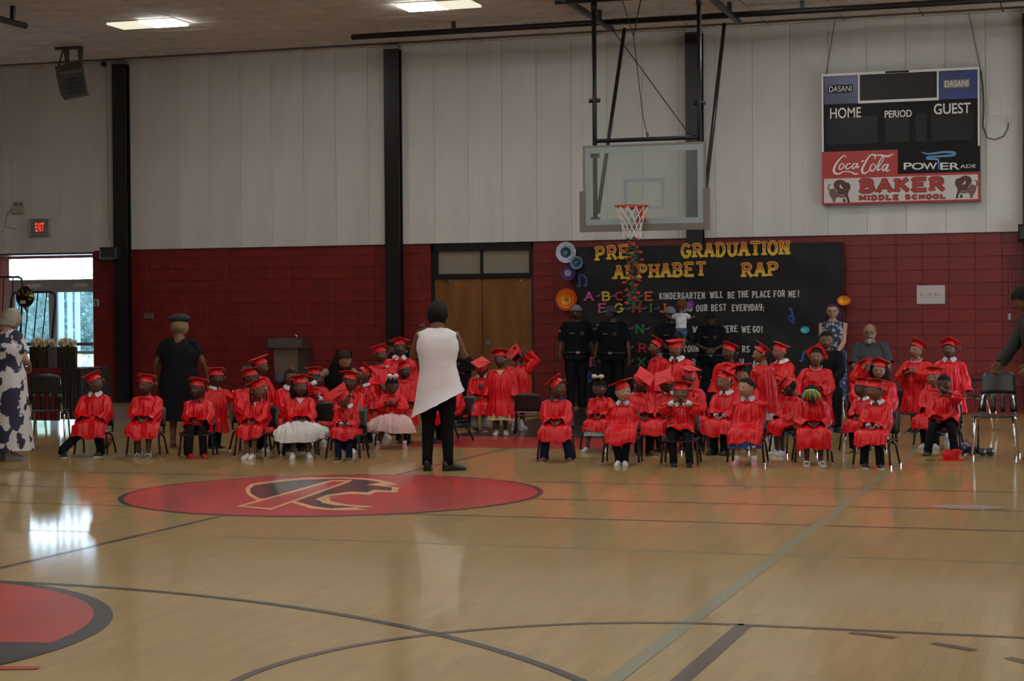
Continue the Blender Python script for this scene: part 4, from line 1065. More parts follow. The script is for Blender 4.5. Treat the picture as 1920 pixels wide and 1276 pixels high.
def person(label, head, bv, pose='sit', face=0, hy=0, hp=0, hr=0, kid=True, u=None, skin='deep', hair=('short', 'black'), cap=True, cap_tilt=(-6, 0, 45), arms='lap', lean=2, sway=0, legs=None,
           gown='knee', pants=None, socks=None, shoes=('sneaker', (.6, .6, .6), (.6, .6, .6)), collar=None, tie=None, skirt=None, bows=(), wear=(), fat=1., feet=None, feet_yaw=(8, -8), necklace=None, seat_h=None, slim=1., height=None, name='person', group=None):
    PN[0] += 1; seed = PN[0]
    K = dict(CH if kid else AD)
    for q in ('cw', 'cd', 'ww', 'wd', 'hw', 'hd'): K[q] *= fat
    P = oz(u if u is not None else head[0], bv)
    dep = (P - np.array([0, 0, EYE])) @ _fw
    zt = EYE + (ray(*head) * dep)[2]
    sit = pose == 'sit'
    seatw = seat_h or (SEAT if kid else .45)
    ln = cos(radians(lean))
    if sit: s = (zt - seatw - K['hh'] / 2) / ((.055 if kid else .09) + (K['tor'] + K['neck']) * ln)
    else: s = (zt - K['hh'] / 2) / (K['hip'] + (K['tor'] + K['neck']) * ln)
    s = min(max(s, .74), 1.2) if kid else min(max(s, .85), 1.12)
    if height: s = height
    hh = K['hh'] / s; st = seatw / s
    dx, dy = -P[0], -P[1]
    rz = atan2(dx, -dy) + radians(face)
    root = tag(obj(name, None, None, (P[0], P[1], 0), (0, 0, rz), (s, s, s)), label, 'person', group or ('children in red graduation gowns' if kid and gown else 'grown-ups at the ceremony' if not kid else 'children'))
    pel = np.array([0, .02, st + (.055 if kid else .09)]) if sit else np.array([0, 0, K['hip']])
    Rl = rotm(lean, sway, 0)
    T = lambda x, y, z: pel + Rl @ np.array([x, y, z])
    C = T(0, 0, K['tor'])
    Rh = Rl * 0 + rotm(0, 0, 0)
    Rh = rotm(lean * .4, sway * .5, 0) @ rotm(0, 0, hy) @ rotm(hp, hr, 0)
    Hc = T(0, -.012, K['tor'] + K['neck']) + Rh @ np.array([0, -.10 * hh, .5 * hh])
    Sh = [T(q * K['sw'], 0, -.012 + K['tor'] - .01) for q in (-1, 1)]
    # arms
    k_ = 1. if kid else 1.72
    lapz = st + (.155 if kid else .22)
    def target(a, q):
        i = 1 if q > 0 else 0
        if a == 'lap': return (np.array([q * .045 * k_, pel[1] - .20 * k_, lapz]), (q * .8, .5, -.4), 'relax')
        if a == 'knee': return (np.array([q * .085 * k_, pel[1] - .19 * k_, lapz - .02]), (q * .9, .4, -.3), 'relax')
        if a == 'down': return (Sh[i] + np.array([q * .07 * k_, -.03 * k_, -(K['ua'] + K['fa']) * .96]), (q * .4, 1, 0), 'relax')
        if a == 'clasp': return (C + Rl @ np.array([q * .03 * k_, -.15 * k_, -.21 * k_]), (q * .9, .4, -.4), 'relax')
        if a == 'low': return (np.array([q * .035 * k_, pel[1] - .14 * k_, pel[2] + .02 * k_]), (q * .9, .4, -.3), 'relax')
        if a == 'chest': return (C + Rl @ np.array([q * .035 * k_, -.15 * k_, -.10 * k_]), (q * .9, .2, -.6), 'grip')
        if a == 'mouth': return (Hc + Rh @ np.array([q * .075 * k_, -.115 * k_, -.105 * k_]), (q * 1., .0, -.5), 'point')
        if a == 'face': return (Hc + Rh @ np.array([q * .05 * k_, -.14 * k_, -.05 * k_]), (q * 1., .0, -.5), 'relax')
        if a == 'cap': return (Hc + Rh @ np.array([q * .13 * k_, -.02 * k_, .06 * k_]), (q * 1., -.3, -.2), 'grip')
        if a == 'side': return (Sh[i] + np.array([q * .10 * k_, -.10 * k_, -.27 * k_]), (q * .6, .8, -.3), 'relax')
        if a == 'reach': return (Sh[i] + np.array([q * .05, -.28 * k_, -.05 * k_]), (q * .5, .3, -1), 'relax')
        if a == 'out': return (Sh[i] + np.array([q * .27 * k_, -.05 * k_, -.02 * k_]), (0, .3, -1), 'relax')
        if a == 'back': return (np.array([q * .05 * k_, .14 * k_, pel[2] + .02]), (q, .6, .1), 'relax')
        if a == 'hang': return (Sh[i] + np.array([q * .02 * k_, -.02, -(K['ua'] + K['fa']) * .985]), (q * .2, 1, 0), 'relax')
        return (Sh[i] + np.array(a[0]), a[1], a[2])
    AA = arms if isinstance(arms, (tuple, list)) and len(arms) == 2 else (arms, arms)
    body = MB(); hands = []; armp = []
    for i, q in enumerate((-1, 1)):
        tw, pole, hk = target(AA[i], q)
        E_, W_ = ik(Sh[i], np.array(tw, float), K['ua'], K['fa'], pole)
        armp.append((Sh[i], E_, W_))
        a0, a1, a2 = K['arm']
        body.tube([Sh[i] - (Sh[i] - E_) * -.02, Sh[i] + (E_ - Sh[i]) * .35, E_, E_ + (W_ - E_) * .35, W_], [a0 * 1.1, a0, a1, a1 * .95, a2], 10)
        al = W_ - E_; al /= np.linalg.norm(al)
        if hk == 'relax' and AA[i] in ('lap', 'knee', 'clasp', 'low'): al = al + np.array([-q * .5, -.2, -.25]); al /= np.linalg.norm(al)
        nrm = {'lap': (0, -.3, 1), 'knee': (0, -.3, 1), 'clasp': (0, -1, .3), 'low': (0, -1, .4), 'mouth': (0, -1, -.2), 'face': (q, -.6, 0), 'chest': (q * .3, -1, .2)}.get(AA[i] if isinstance(AA[i], str) else '', (q, 0, .1))
        nrm = np.array(nrm, float); nrm -= al * (nrm @ al); nrm /= np.linalg.norm(nrm)
        lat = np.cross(nrm, al)
        if (lat @ np.array([-q, -.4, .6])) < 0: mir = -1
        else: mir = 1
        HVv, HFf = HANDS[hk]
        Vh = W_ + K['hand'] * (HVv[:, 0:1] * al + mir * HVv[:, 1:2] * lat + HVv[:, 2:3] * nrm)
        hands.append((Vh, HFf))
    # legs
    l0, l1_, l2_, l3 = K['leg']; knees, anks = [], []
    for i, q in enumerate((-1, 1)):
        hp_ = pel + np.array([q * K['hipx'], -.005, -.01])
        if sit:
            kn = np.array([q * (K['kx'] + (legs[i][0] if legs else 0)), pel[1] - K['thigh'], st + (.043 if kid else .065)])
            an = kn + np.array([(feet[i][0] if feet else -q * .012), (feet[i][1] if feet else .02), 0]); an[2] = K['ank'] + (feet[i][2] if feet and len(feet[i]) > 2 else 0)
        else:
            kn = np.array([q * K['hipx'] * 1.02, -.012, K['knee']]); an = np.array([q * K['hipx'] * 1.05, .012, K['ank']])
            if feet: an = an + np.array([feet[i][0], feet[i][1], 0]); kn = kn + .5 * np.array([feet[i][0], feet[i][1], 0])
        knees.append(kn); anks.append(an)
        body.tube([hp_, hp_ + (kn - hp_) * .4, kn, kn + (an - kn) * .3, kn + (an - kn) * .7, an - np.array([0, 0, .02])], [l0, l0 * .95, l1_, l2_ * 1.05, l2_ * .8, l3], 10)
    # torso
    tp = [(-.035, K['hw'] * .75, K['hd'] * .7), (.02, K['hw'], K['hd']), (K['tor'] * .4, K['ww'], K['wd']), (K['tor'] * .72, K['cw'], K['cd']), (K['tor'] * .95, K['sw'] * .95, K['cd'] * .62), (K['tor'] + .012, K['nr'] * 1.5, K['nr'] * 1.2), (K['tor'] + K['neck'] + .03 * k_, K['nr'], K['nr'])]
    n = 18; V = []
    for z, a, b_ in tp:
        for q in range(n):
            t = 2 * pi * q / n; V.append(T(a * cos(t), b_ * sin(t), z))
    body.add(V, [(i * n + q, i * n + (q + 1) % n, (i + 1) * n + (q + 1) % n, (i + 1) * n + q) for i in range(len(tp) - 1) for q in range(n)] + [tuple(range(n))[::-1], tuple((len(tp) - 1) * n + q for q in range(n))])
    body.tube([T(0, .0, K['tor']), Hc + Rh @ np.array([0, .10 * hh, -.28 * hh])], K['nr'], 12)
    RV, RF = remesh(body, K['vox'])
    bb = MB().add(RV, RF)
    b_head = Hc + hh * (HV @ Rh.T)
    k0 = len(bb.v); bb.v.extend(map(tuple, b_head)); bb.f.extend([tuple(i + k0 for i in f) for f in HF]); bb.m.extend(HMI.tolist())
    for q in (-1, 1):
        ear = MB().ball((q * .385, .03, -.03), (.035, .075, .115), 8, 7)
        bb.add(Hc + hh * (np.array(ear.v) @ Rh.T), ear.f)
    for Vh, Ff in hands: bb.add(Vh, Ff)
    bm_ = bb.mesh('body', [SKIN[skin], LIP[skin], HAIRC['black' if hair is None or hair[1] != 'grey' else 'grey']], True)
    obj('body', bm_, root)
    MH = m4(Rh, Hc, hh)
    for q in (-1, 1):
        e_ = obj('eye', EYE_ME, root); e_.matrix_local = MH @ Matrix.Translation((q * .165, EYE_Y, .012))
    if hair:
        h_ = obj('hair', hair_mesh(*hair), root); h_.matrix_local = MH
    if cap:
        MC = MH @ Matrix.Translation((0, .04, .12)) @ Euler((radians(cap_tilt[0] - (7 if cap_tilt[0] < 0 else 0)), radians(cap_tilt[1]), 0)).to_matrix().to_4x4() @ Matrix.Translation((0, -.04, -.12))
        c_ = obj('graduation_cap', CAP_ME, root); c_.matrix_local = MC
        mb_ = Matrix.Rotation(radians(cap_tilt[2]), 4, 'Z')
        for nm, me in (('mortarboard', BOARD_ME), ('button', BUTTON_ME), ('tassel', TASSEL_ME)):
            o = obj(nm, me, c_); o.matrix_local = mb_
    # gown
    mg = M['gown']
    if gown:
        sm = 1.0
        rg = [(T(0, -.012, K['tor'] + .030), EX, -EY, .052, .052, .046, 0), (T(0, -.012, K['tor'] + .008), EX, Rl @ -EY, .085, .066, .062, .0), (T(0, 0, K['tor'] - .02), EX, Rl @ -EY, K['sw'] + .022, .076, .076, .01), (T(0, -.004, K['tor'] - .09), EX, Rl @ -EY, .150 * fat, .106 * fat, .100, .075), (T(0, -.008, K['tor'] * .42), EX, Rl @ -EY, .170 * fat, .124 * fat, .114, .11)]
        if sit:
            v1 = np.array([0, -.8, .6]); v2 = np.array([0, -.25, .97]); y0 = pel[1] - .02
            lap = [(np.array([0, y0 - .045, st + .125]), EX, v1, .165 * fat, .105, .115, .06), (np.array([0, y0 - .125, st + .085]), EX, v2, .172 * fat, .074, .062, .05), (np.array([0, y0 - .20, st + .068]), EX, v2, .182, .070, .055, .05)]
            if gown in ('knee', 'long'): lap += [(np.array([0, y0 - .262, st + .045]), EX, np.array([0, -.62, .78]), .186, .068, .055, .055), (np.array([0, y0 - .285, st - .03]), EX, np.array([0, -1, .12]), .178, .056, .05, .08), (np.array([0, y0 - .29, st - (.055 if gown == 'knee' else .12)]), EX, np.array([0, -1, 0.]), .182, .056, .052, .10)]
            rg += lap
        else:
            hz = {'knee': .24, 'long': .17, 'short': .36, 'lap': .36}[gown]
            rg += [(np.array([0, -.005, K['hip'] - .03]), EX, -EY, .168 * fat, .135, .125, .06), (np.array([0, -.005, (K['hip'] + hz) / 2]), EX, -EY, .182 * fat, .152, .14, .075), (np.array([0, -.005, hz]), EX, -EY, .198 * fat, .168, .152, .09)]
        V, Fc = loft_mesh(rg, 112, 6, 19, seed, .006, .45 if sit else 0, .018)
        shaped('gown', V, Fc, mg, root)
        for i, q in enumerate((-1, 1)):
            S_, E_, W_ = armp[i]
            pts = [S_ + np.array([-q * .035, 0, .012]), S_ + np.array([q * .012, 0, -.012]), S_ + (E_ - S_) * .5 + np.array([q * .006, 0, -.012]), E_ + np.array([q * .004, 0, -.018]), E_ + (W_ - E_) * (.3 if AA[i] in ('mouth', 'face') else .45) + np.array([0, 0, -.03]), E_ + (W_ - E_) * (.52 if AA[i] in ('mouth', 'face') else .86) + np.array([0, 0, -.032])]
            rd = [.040, .056, .066, .070, .074, .082]
            rr = []
            dv = None
            for j, p in enumerate(pts):
                d = pts[min(j + 1, 5)] - pts[max(j - 1, 0)]; d /= np.linalg.norm(d)
                r0 = np.array([0, -.35, 1.]) if abs(d[2]) < .75 else np.array([0, -1., .2])
                if dv is not None: r0 = dv
                vv = r0 - d * (r0 @ d); vv /= np.linalg.norm(vv); dv = vv; uu = np.cross(vv, d)
                rr.append((p, uu, vv, rd[j] * .92, rd[j], rd[j] * 1.12, [0, .05, .10, .12, .13, .15][j]))
            V, Fc = loft_mesh(rr, 40, 5, 7, seed * 3 + i, .008)
            shaped('sleeve', V, Fc, mg, root)
    # trousers
    if pants:
        b = MB(); mp_ = cloth(pants)
        for i, q in enumerate((-1, 1)):
            hp_ = pel + np.array([q * K['hipx'], -.005, 0]); kn, an = knees[i], anks[i]; w = 1.22
            b.tube([hp_, hp_ + (kn - hp_) * .5, kn + np.array([0, 0, .004]), kn + (an - kn) * .35, an + np.array([0, .0, .035 * k_]), an + np.array([0, 0, -.012])], [l0 * 1.12, l0 * 1.15, max(l1_ * w * slim ** .5, l1_ * 1.12), max(l2_ * 1.25 * slim, l2_ * 1.14), l3 * 1.75 * slim, l3 * 1.85 * slim], 14)
        if not gown: b.ball(pel + np.array([0, 0, -.02]), (K['hw'] * 1.0, K['hd'] * 1.0, .085 * k_), 16, 10)
        b.build('trousers', mp_, root, True)
    if socks:
        b = MB()
        for i in (0, 1): b.tube([anks[i] + np.array([0, 0, .055 * k_]), anks[i] + np.array([0, 0, .02 * k_]), anks[i] - np.array([0, 0, .02])], [l3 * 1.25, l3 * 1.2, l3 * 1.2], 12)
        b.build('socks', plain(socks, .8), root, True)
    if shoes:
        up_, so_ = shoe(*shoes)
        for i in (0, 1):
            fz = anks[i][2] - K['ank']
            o = obj('shoe', up_, root, (anks[i][0], anks[i][1] + .012, fz), (0, 0, radians(-feet_yaw[i] if i == 0 else -feet_yaw[i])), [K['foot']] * 3)
            obj('sole', so_, o)
    if collar:
        b = MB(); rn = K['nr'] + .008
        for i in range(2):
            q = (-1, 1)[i]
            A = [T(q * rn * .2, -rn * 1.25, K['tor'] + .045 * k_), T(q * rn * 1.2, -.2 * rn, K['tor'] + .060 * k_), T(q * rn * 1.1, rn * .9, K['tor'] + .062 * k_), T(0, rn * 1.35, K['tor'] + .062 * k_)]
            B_ = [T(q * .040 * k_, -rn * 1.55 - .012, K['tor'] + .002 * k_), T(q * rn * 1.75, -.55 * rn, K['tor'] + .022 * k_), T(q * rn * 1.6, rn * 1.1, K['tor'] + .038 * k_), T(0, rn * 1.75, K['tor'] + .038 * k_)]
            b.add(A + B_, [(j, j + 1, j + 5, j + 4) if q > 0 else (j + 4, j + 5, j + 1, j) for j in range(3)])
        o = b.build('shirt_collar', plain(collar, .7), root, False)
        md = o.modifiers.new('s', 'SOLIDIFY'); md.thickness = .004
    if tie:
        b = MB(); c0 = T(0, -K['nr'] - .034, K['tor'] + .012)
        for q in (-1, 1):
            b.prism([(q * .004, .007), (q * .034, .02), (q * .036, -.02), (q * .004, -.007)] if q > 0 else [(q * .004, -.007), (q * .036, -.02), (q * .034, .02), (q * .004, .007)], -.008, .008)
        b.ball((0, 0, 0), (.009, .011, .010), 8, 6)
        b.build('bow_tie', plain(tie, .6), root, False, tuple(c0))
    if necklace:
        b = MB()
        for j in range(19):
            a = radians(-110 + 220 * j / 18); p = T(sin(a) * K['nr'] * 1.75, -cos(a) * K['nr'] * 1.9 - .012, K['tor'] + .038 - .035 * cos(a)); b.ball(p, .0065, 6, 5)
        b.build('pearl_necklace', plain(necklace, .3), root, True)
    if skirt:
        col, hem, fl_, ruf = skirt[:4]
        mt = add_bump(principled('tulle_%d' % seed, col, .8), (45, 45, 20), .8, .02, 4)
        if len(skirt) > 4: add_noise_colour(mt, col, skirt[4], (24, 24, 24), 2, .54, .58)
        if sit:
            y0 = pel[1] - .02
            rr = [(np.array([0, y0 - .06, st + .10]), EX, np.array([0, -.7, .7]), .14, .09, .09, .03), (np.array([0, y0 - .15, st + .075]), EX, np.array([0, -.2, 1]), .19 * fl_, .07, .06, ruf * .6), (np.array([0, y0 - .235, st + .05]), EX, np.array([0, -.45, .9]), .23 * fl_, .078, .055, ruf), (np.array([0, y0 - .285, st + .0]), EX, np.array([0, -1, .3]), .25 * fl_, .065, .05, ruf), (np.array([0, y0 - .30, st - hem]), EX, np.array([0, -1, 0.]), .255 * fl_, .07, .06, ruf * 1.3)]
            if fl_ < 1: rr = [(np.array([0, y0 - .25, st + .03]), EX, np.array([0, -.8, .6]), .165, .045, .045, .02), (np.array([0, y0 - .268, st - .03]), EX, np.array([0, -1, .1]), .168, .042, .045, .04), (np.array([0, y0 - .272, st - hem]), EX, np.array([0, -1, 0.]), .172, .044, .045, .05)]
        else:
            rr = [(np.array([0, 0, K['hip'] + .04]), EX, -EY, .11, .09, .08, .03), (np.array([0, 0, (K['hip'] + hem) / 2]), EX, -EY, .185 * fl_, .16 * fl_, .15 * fl_, ruf), (np.array([0, 0, hem]), EX, -EY, .215 * fl_, .185 * fl_, .17 * fl_, ruf * 1.3)]
        V, Fc = loft_mesh(rr, 96, 6, 23, seed + 50, .018 if ruf > .08 else .006, .2 if sit else 0, .02 if ruf > .08 else 0)
        shaped('skirt', V, Fc, mt, root)
    for (x, y, z, sc_, col) in bows:
        b = MB()
        for q in (-1, 1): b.ball((q * .13, 0, .02), (.12, .06, .085), 10, 7); b.ball((q * .08, 0, -.08), (.05, .03, .08), 8, 6)
        b.ball((0, -.02, 0), .05, 8, 6)
        o = b.build('hair_bow', plain(col, .6), root, True); o.matrix_local = MH @ Matrix.Translation((x, y, z)) @ Matrix.Scale(sc_, 4)
    ctx = dict(root=root, K=K, T=T, C=C, pel=pel, Rl=Rl, armp=armp, Hc=Hc, Rh=Rh, hh=hh, MH=MH, knees=knees, anks=anks, s=s, seed=seed, st=st, fat=fat, sit=sit, rz=rz, P=P)
    for w in wear: w(ctx)
    return ctx
# ------------------------------------------------------------------ clothes of the grown-ups
def arm_sleeve(ctx, i, frac, rs, mat, name='sleeve', pl=.02, n=22):
    S_, E_, W_ = ctx['armp'][i]; q = (-1, 1)[i]; K = ctx['K']
    tot = K['ua'] + K['fa']
    def at(d):
        d *= tot
        return S_ + (E_ - S_) * (d / K['ua']) if d <= K['ua'] else E_ + (W_ - E_) * ((d - K['ua']) / K['fa'])
    ts = [-.06] + list(np.linspace(.04, frac, 5)); pts = [at(t) for t in ts]; pts[0] = S_ + np.array([-q * .05, 0, .0])
    rr = []; dv = None
    for j, p in enumerate(pts):
        d = pts[min(j + 1, 5)] - pts[max(j - 1, 0)]; d /= np.linalg.norm(d); r0 = dv if dv is not None else np.array([0, -1., .2]); vv = r0 - d * (r0 @ d); vv /= np.linalg.norm(vv); dv = vv
        r = np.interp(j, [0, 1, 5], [rs[0] * .9, rs[0], rs[1]]); rr.append((p, np.cross(vv, d), vv, r, r, r, pl))
    V, Fc = loft_mesh(rr, n, 3, 6, ctx['seed'] + i, .004)
    shaped(name, V, Fc, mat, ctx['root'])
def top(mat, hem=.78, sleeve=None, flare=1., asym=0., name='shirt', neck=.085, pl=.012, drop=.03, rs=(.068, .062), hemr=1.):
    def f(ctx):
        K, T, Rl, ft = ctx['K'], ctx['T'], ctx['Rl'], ctx['fat']; a = K['tor']; g = 1.10
        v = Rl @ -EY
        rg = [(T(0, -.01, a + drop), EX, v, neck, neck * .85, neck * .75, 0), (T(0, 0, a - .01), EX, v, K['sw'] + (.005 if sleeve else .022), .088, .085, .0), (T(0, 0, a - .07), EX, v, K['sw'] + (.025 if sleeve else .032), K['cd'] * .95, K['cd'] * .95, .0), (T(0, 0, a * .68), EX, v, K['cw'] * g, K['cd'] * g * 1.05, K['cd'] * g, pl), (T(0, 0, a * .35), EX, v, K['ww'] * g * 1.05, K['wd'] * g * 1.08, K['wd'] * g, pl)]
        if ctx['sit']: rg += [(T(0, 0, .0), EX, v, K['hw'] * g, K['hd'] * g * 1.2, K['hd'] * g, pl)]
        else:
            p = ctx['pel']; rg.append((p + np.array([0, 0, .02]), EX, -EY, K['hw'] * g, K['hd'] * g, K['hd'] * g, pl))
            if hem < p[2] - .1: rg.append((p * np.array([1, 1, 0]) + np.array([0, 0, (p[2] + hem) / 2]), EX, -EY, K['hw'] * (g + (flare - 1) * .5), K['hd'] * (g + .1 + (flare - 1) * .5), K['hd'] * (g + .1), pl * 2))
            if hem < p[2] - .02: rg.append((p * np.array([1, 1, 0]) + np.array([0, 0, hem]), EX, -EY, K['hw'] * g * flare * hemr, K['hd'] * (g + .1) * flare * hemr, K['hd'] * (g + .1) * flare * hemr, pl * 3))
        V, Fc = loft_mesh(rg, 48, 5, 11, ctx['seed'], .005)
        if asym:
            t = np.clip((ctx['pel'][2] + .28 - V[:, 2]) / .45, 0, 1); V[:, 2] += asym * V[:, 0] * t
        shaped(name, V, Fc, mat, ctx['root'])
        if sleeve:
            for i in (0, 1): arm_sleeve(ctx, i, {'short': .36, 'half': .48, 'long': .97}[sleeve], rs, mat)
    return f
def ball_cap(col, brim=None):
    def f(ctx):
        b = hair_part(1.10, [.18, .17, .12, .10, .06, .04]); o = b.build('baseball_cap', plain(col, .8), ctx['root'], True); o.matrix_local = ctx['MH']
        br = MB(); n = 9; V = [(.36 * sin(radians(a)), -.42 * cos(radians(a)) - .02, .20) for a in np.linspace(-62, 62, n)] + [(.38 * sin(radians(a)), -.42 * cos(radians(a)) - .30 * cos(radians(a * 1.35)), .155) for a in np.linspace(-62, 62, n)]
        br.add(V, [(i, i + 1, n + i + 1, n + i) for i in range(n - 1)])
        q = br.build('brim', plain(brim or col, .8), o, True); md = q.modifiers.new('s', 'SOLIDIFY'); md.thickness = .03
    return f
def badge(ctx):
    T, K = ctx['T'], ctx['K']; ft = ctx['fat']
    for x, w, h, c, nm in ((.075, .035, .035, (.05, .03, .025), 'badge'), (-.085, .04, .008, (.14, .14, .13), 'name_bar')):
        p = T(x, -K['cd'] * 1.22, K['tor'] * .70); MB().prism([(-w, -h), (w, -h), (w, h), (-w, h)] if nm != 'badge' else [(w * cos(t), h * sin(t)) for t in np.linspace(0, 6.28, 14, endpoint=False)], -.006, .006).build(nm, plain(c, .4, .3), ctx['root'], False, tuple(p))
    p = ctx['pel']; b = MB(); ring_ = [(K['hw'] * 1.14 * cos(t), K['hd'] * 1.16 * sin(t), p[2] + .05) for t in np.linspace(0, 2 * pi, 25)]
    b.tube(ring_, .018, 6, cap=False); b.build('belt', plain((.01, .01, .01), .35), ctx['root'], True)
    MB().box((-.03, -K['hd'] * 1.16 - .022, p[2] + .03), (.03, -K['hd'] * 1.16 - .012, p[2] + .07)).build('buckle', M['steel'], ctx['root'])
def glasses(ctx):
    b = MB()
    for q in (-1, 1):
        b.tube([(q * .165 + .095 * cos(t), -.47, .012 + .075 * sin(t)) for t in np.linspace(0, 2 * pi, 15)], .012, 5, cap=False); b.tube([(q * .26, -.47, .03), (q * .40, -.1, .04), (q * .40, .05, .02)], .011, 5)
    b.tube([(-.07, -.475, .02), (.07, -.475, .02)], .011, 5)
    o = b.build('glasses', plain((.04, .035, .03), .3, .5), ctx['root'], True); o.matrix_local = ctx['MH']
def beard(ctx):
    k = [i for i in range(len(HF)) if HC[i][2] < -.16 and abs(HL[i]) < 80 and HC[i][2] > -.47 and not (abs(HC[i][0]) < .1 and -.31 < HC[i][2] < -.23)]
    u_ = sorted({v for i in k for v in HF[i]}); ix = {v: j for j, v in enumerate(u_)}
    o = MB().add(HV[u_] * 1.05, [tuple(ix[v] for v in HF[i]) for i in k]).ball((0, -.36, -.50), (.16, .10, .16), 10, 7).build('beard', HAIRC['grey'], ctx['root'], True); o.matrix_local = ctx['MH']
def earrings(ctx):
    for q in (-1, 1):
        o = MB().ball((q * .40, .02, -.20), (.025, .025, .05), 8, 6).build('earring', M['gold'], ctx['root'], True); o.matrix_local = ctx['MH']
def head_wrap(col):
    def f(ctx):
        b = hair_part(1.12, [.22, .22, .2, .18, .12, .10]); b.ball((0, .05, .43), (.60, .56, .26), 16, 8)
        o = b.build('beret', plain(col, .8), ctx['root'], True); o.matrix_local = ctx['MH']
    return f
def ribbons(ctx):
    cs = [(.05, .35, .60), (.65, .55, .03), (.10, .42, .10), (.65, .25, .02), (.25, .55, .10)]
    for i in range(10):
        a = -1.3 + 2.6 * i / 9; c = cs[i % 5]
        o = MB().tube([(.05 * sin(a), -.12, .56), (.26 * sin(a), -.22, .58 + .05 * cos(a)), (.46 * sin(a), -.34, .36), (.50 * sin(a), -.42, .05 + .12 * (i % 3))], [.05, .055, .05, .04], 6, flat=.4).build('hair_ribbon', plain(c, .6), ctx['root'], True); o.matrix_local = ctx['MH']
def cuffs(ctx):
    b = MB(); K = ctx['K']
    for S_, E_, W_ in ctx['armp']: b.tube([E_ + (W_ - E_) * .45, E_ + (W_ - E_) * .98], [K['arm'][2] * 1.5, K['arm'][2] * 1.55], 12)
    b.build('shirt_cuffs', plain((.62, .63, .68), .7), ctx['root'], True)
def crown_patch(col, w=.05):
    def f(ctx):
        T, K = ctx['T'], ctx['K']
        o = MB().prism([(-w, .012), (0, -.055), (w, .012)], -.004, .004).build('dress_front', plain(col, .7), ctx['root'], False, tuple(T(0, -.082, K['tor'] + .004)))
    return f
def shoulder_patch(ctx):
    S_, E_, W_ = ctx['armp'][0]; p = S_ + (E_ - S_) * .35
    MB().box((-.006, -.028, -.018), (.006, .028, .018)).build('flag_patch', plain((.45, .25, .25), .7), ctx['root'], False, tuple(p + np.array([-.068, -.01, 0])))

# ------------------------------------------------------------------ chairs
CM = {}
def shell(w0, w1, d, zs, zt, slots, yb):
    """seat and back of a moulded school chair"""
    seat = MB(); n = 8; V = []
    for j in range(5):
        y = d / 2 - d * j / 4 - .06 * (d / .3)
        for i in range(n + 1):
            t = i / n * 2 - 1; V.append((t * w0 / 2, y, zs + .012 * t * t - (.010 if j == 4 else 0)))
    m_ = len(V); V += [(x, y, z - .012) for x, y, z in V]
    q = [(j * (n + 1) + i, j * (n + 1) + i + 1, (j + 1) * (n + 1) + i + 1, (j + 1) * (n + 1) + i) for j in range(4) for i in range(n)]
    seat.add(V, [f[::-1] for f in q] + [tuple(k + m_ for k in f) for f in q])
    edge = [i for i in range(n + 1)] + [(j + 1) * (n + 1) + n for j in range(4)] + [4 * (n + 1) + n - 1 - i for i in range(n)] + [(3 - j) * (n + 1) for j in range(3)]
    seat.add(V, [(edge[k], edge[(k + 1) % len(edge)], edge[(k + 1) % len(edge)] + m_, edge[k] + m_) for k in range(len(edge))])
    back = MB(); h0 = zs + (.06 if not slots else .02)
    def pt(s_, t, th):
        w = w0 * .96 + (w1 - w0 * .96) * t; return (s_ * w / 2, yb + .10 * t * (zt - zs) / .3 + .035 * (1 - s_ * s_) * (w0 / .3) * .6 + th, h0 + (zt - h0) * t - .03 * t * s_ ** 4)
    def patch(s0, s1, t0, t1, ns=4, nt=4):
        V = [pt(s0 + (s1 - s0) * i / ns, t0 + (t1 - t0) * j / nt, th) for th in (0, .010) for j in range(nt + 1) for i in range(ns + 1)]; m2 = (ns + 1) * (nt + 1)
        q = [(j * (ns + 1) + i, j * (ns + 1) + i + 1, (j + 1) * (ns + 1) + i + 1, (j + 1) * (ns + 1) + i) for j in range(nt) for i in range(ns)]
        e = list(range(ns + 1)) + [(j + 1) * (ns + 1) + ns for j in range(nt)] + [nt * (ns + 1) + ns - 1 - i for i in range(ns)] + [(nt - 1 - j) * (ns + 1) for j in range(nt - 1)]
        back.add(V, q + [tuple(k + m2 for k in f[::-1]) for f in q] + [(e[k] , e[k] + m2, e[(k + 1) % len(e)] + m2, e[(k + 1) % len(e)]) for k in range(len(e))])
    if slots:
        patch(-1, 1, .45, 1, 8, 5)
        for a, b in ((-1, -.62), (-.36, -.12), (.12, .36), (.62, 1)): patch(a, b, 0, .46, 2, 3)
    else: patch(-1, 1, 0, 1, 8, 5)
    return seat, back
plast = principled('black_chair_plastic', (.016, .017, .018), .38)
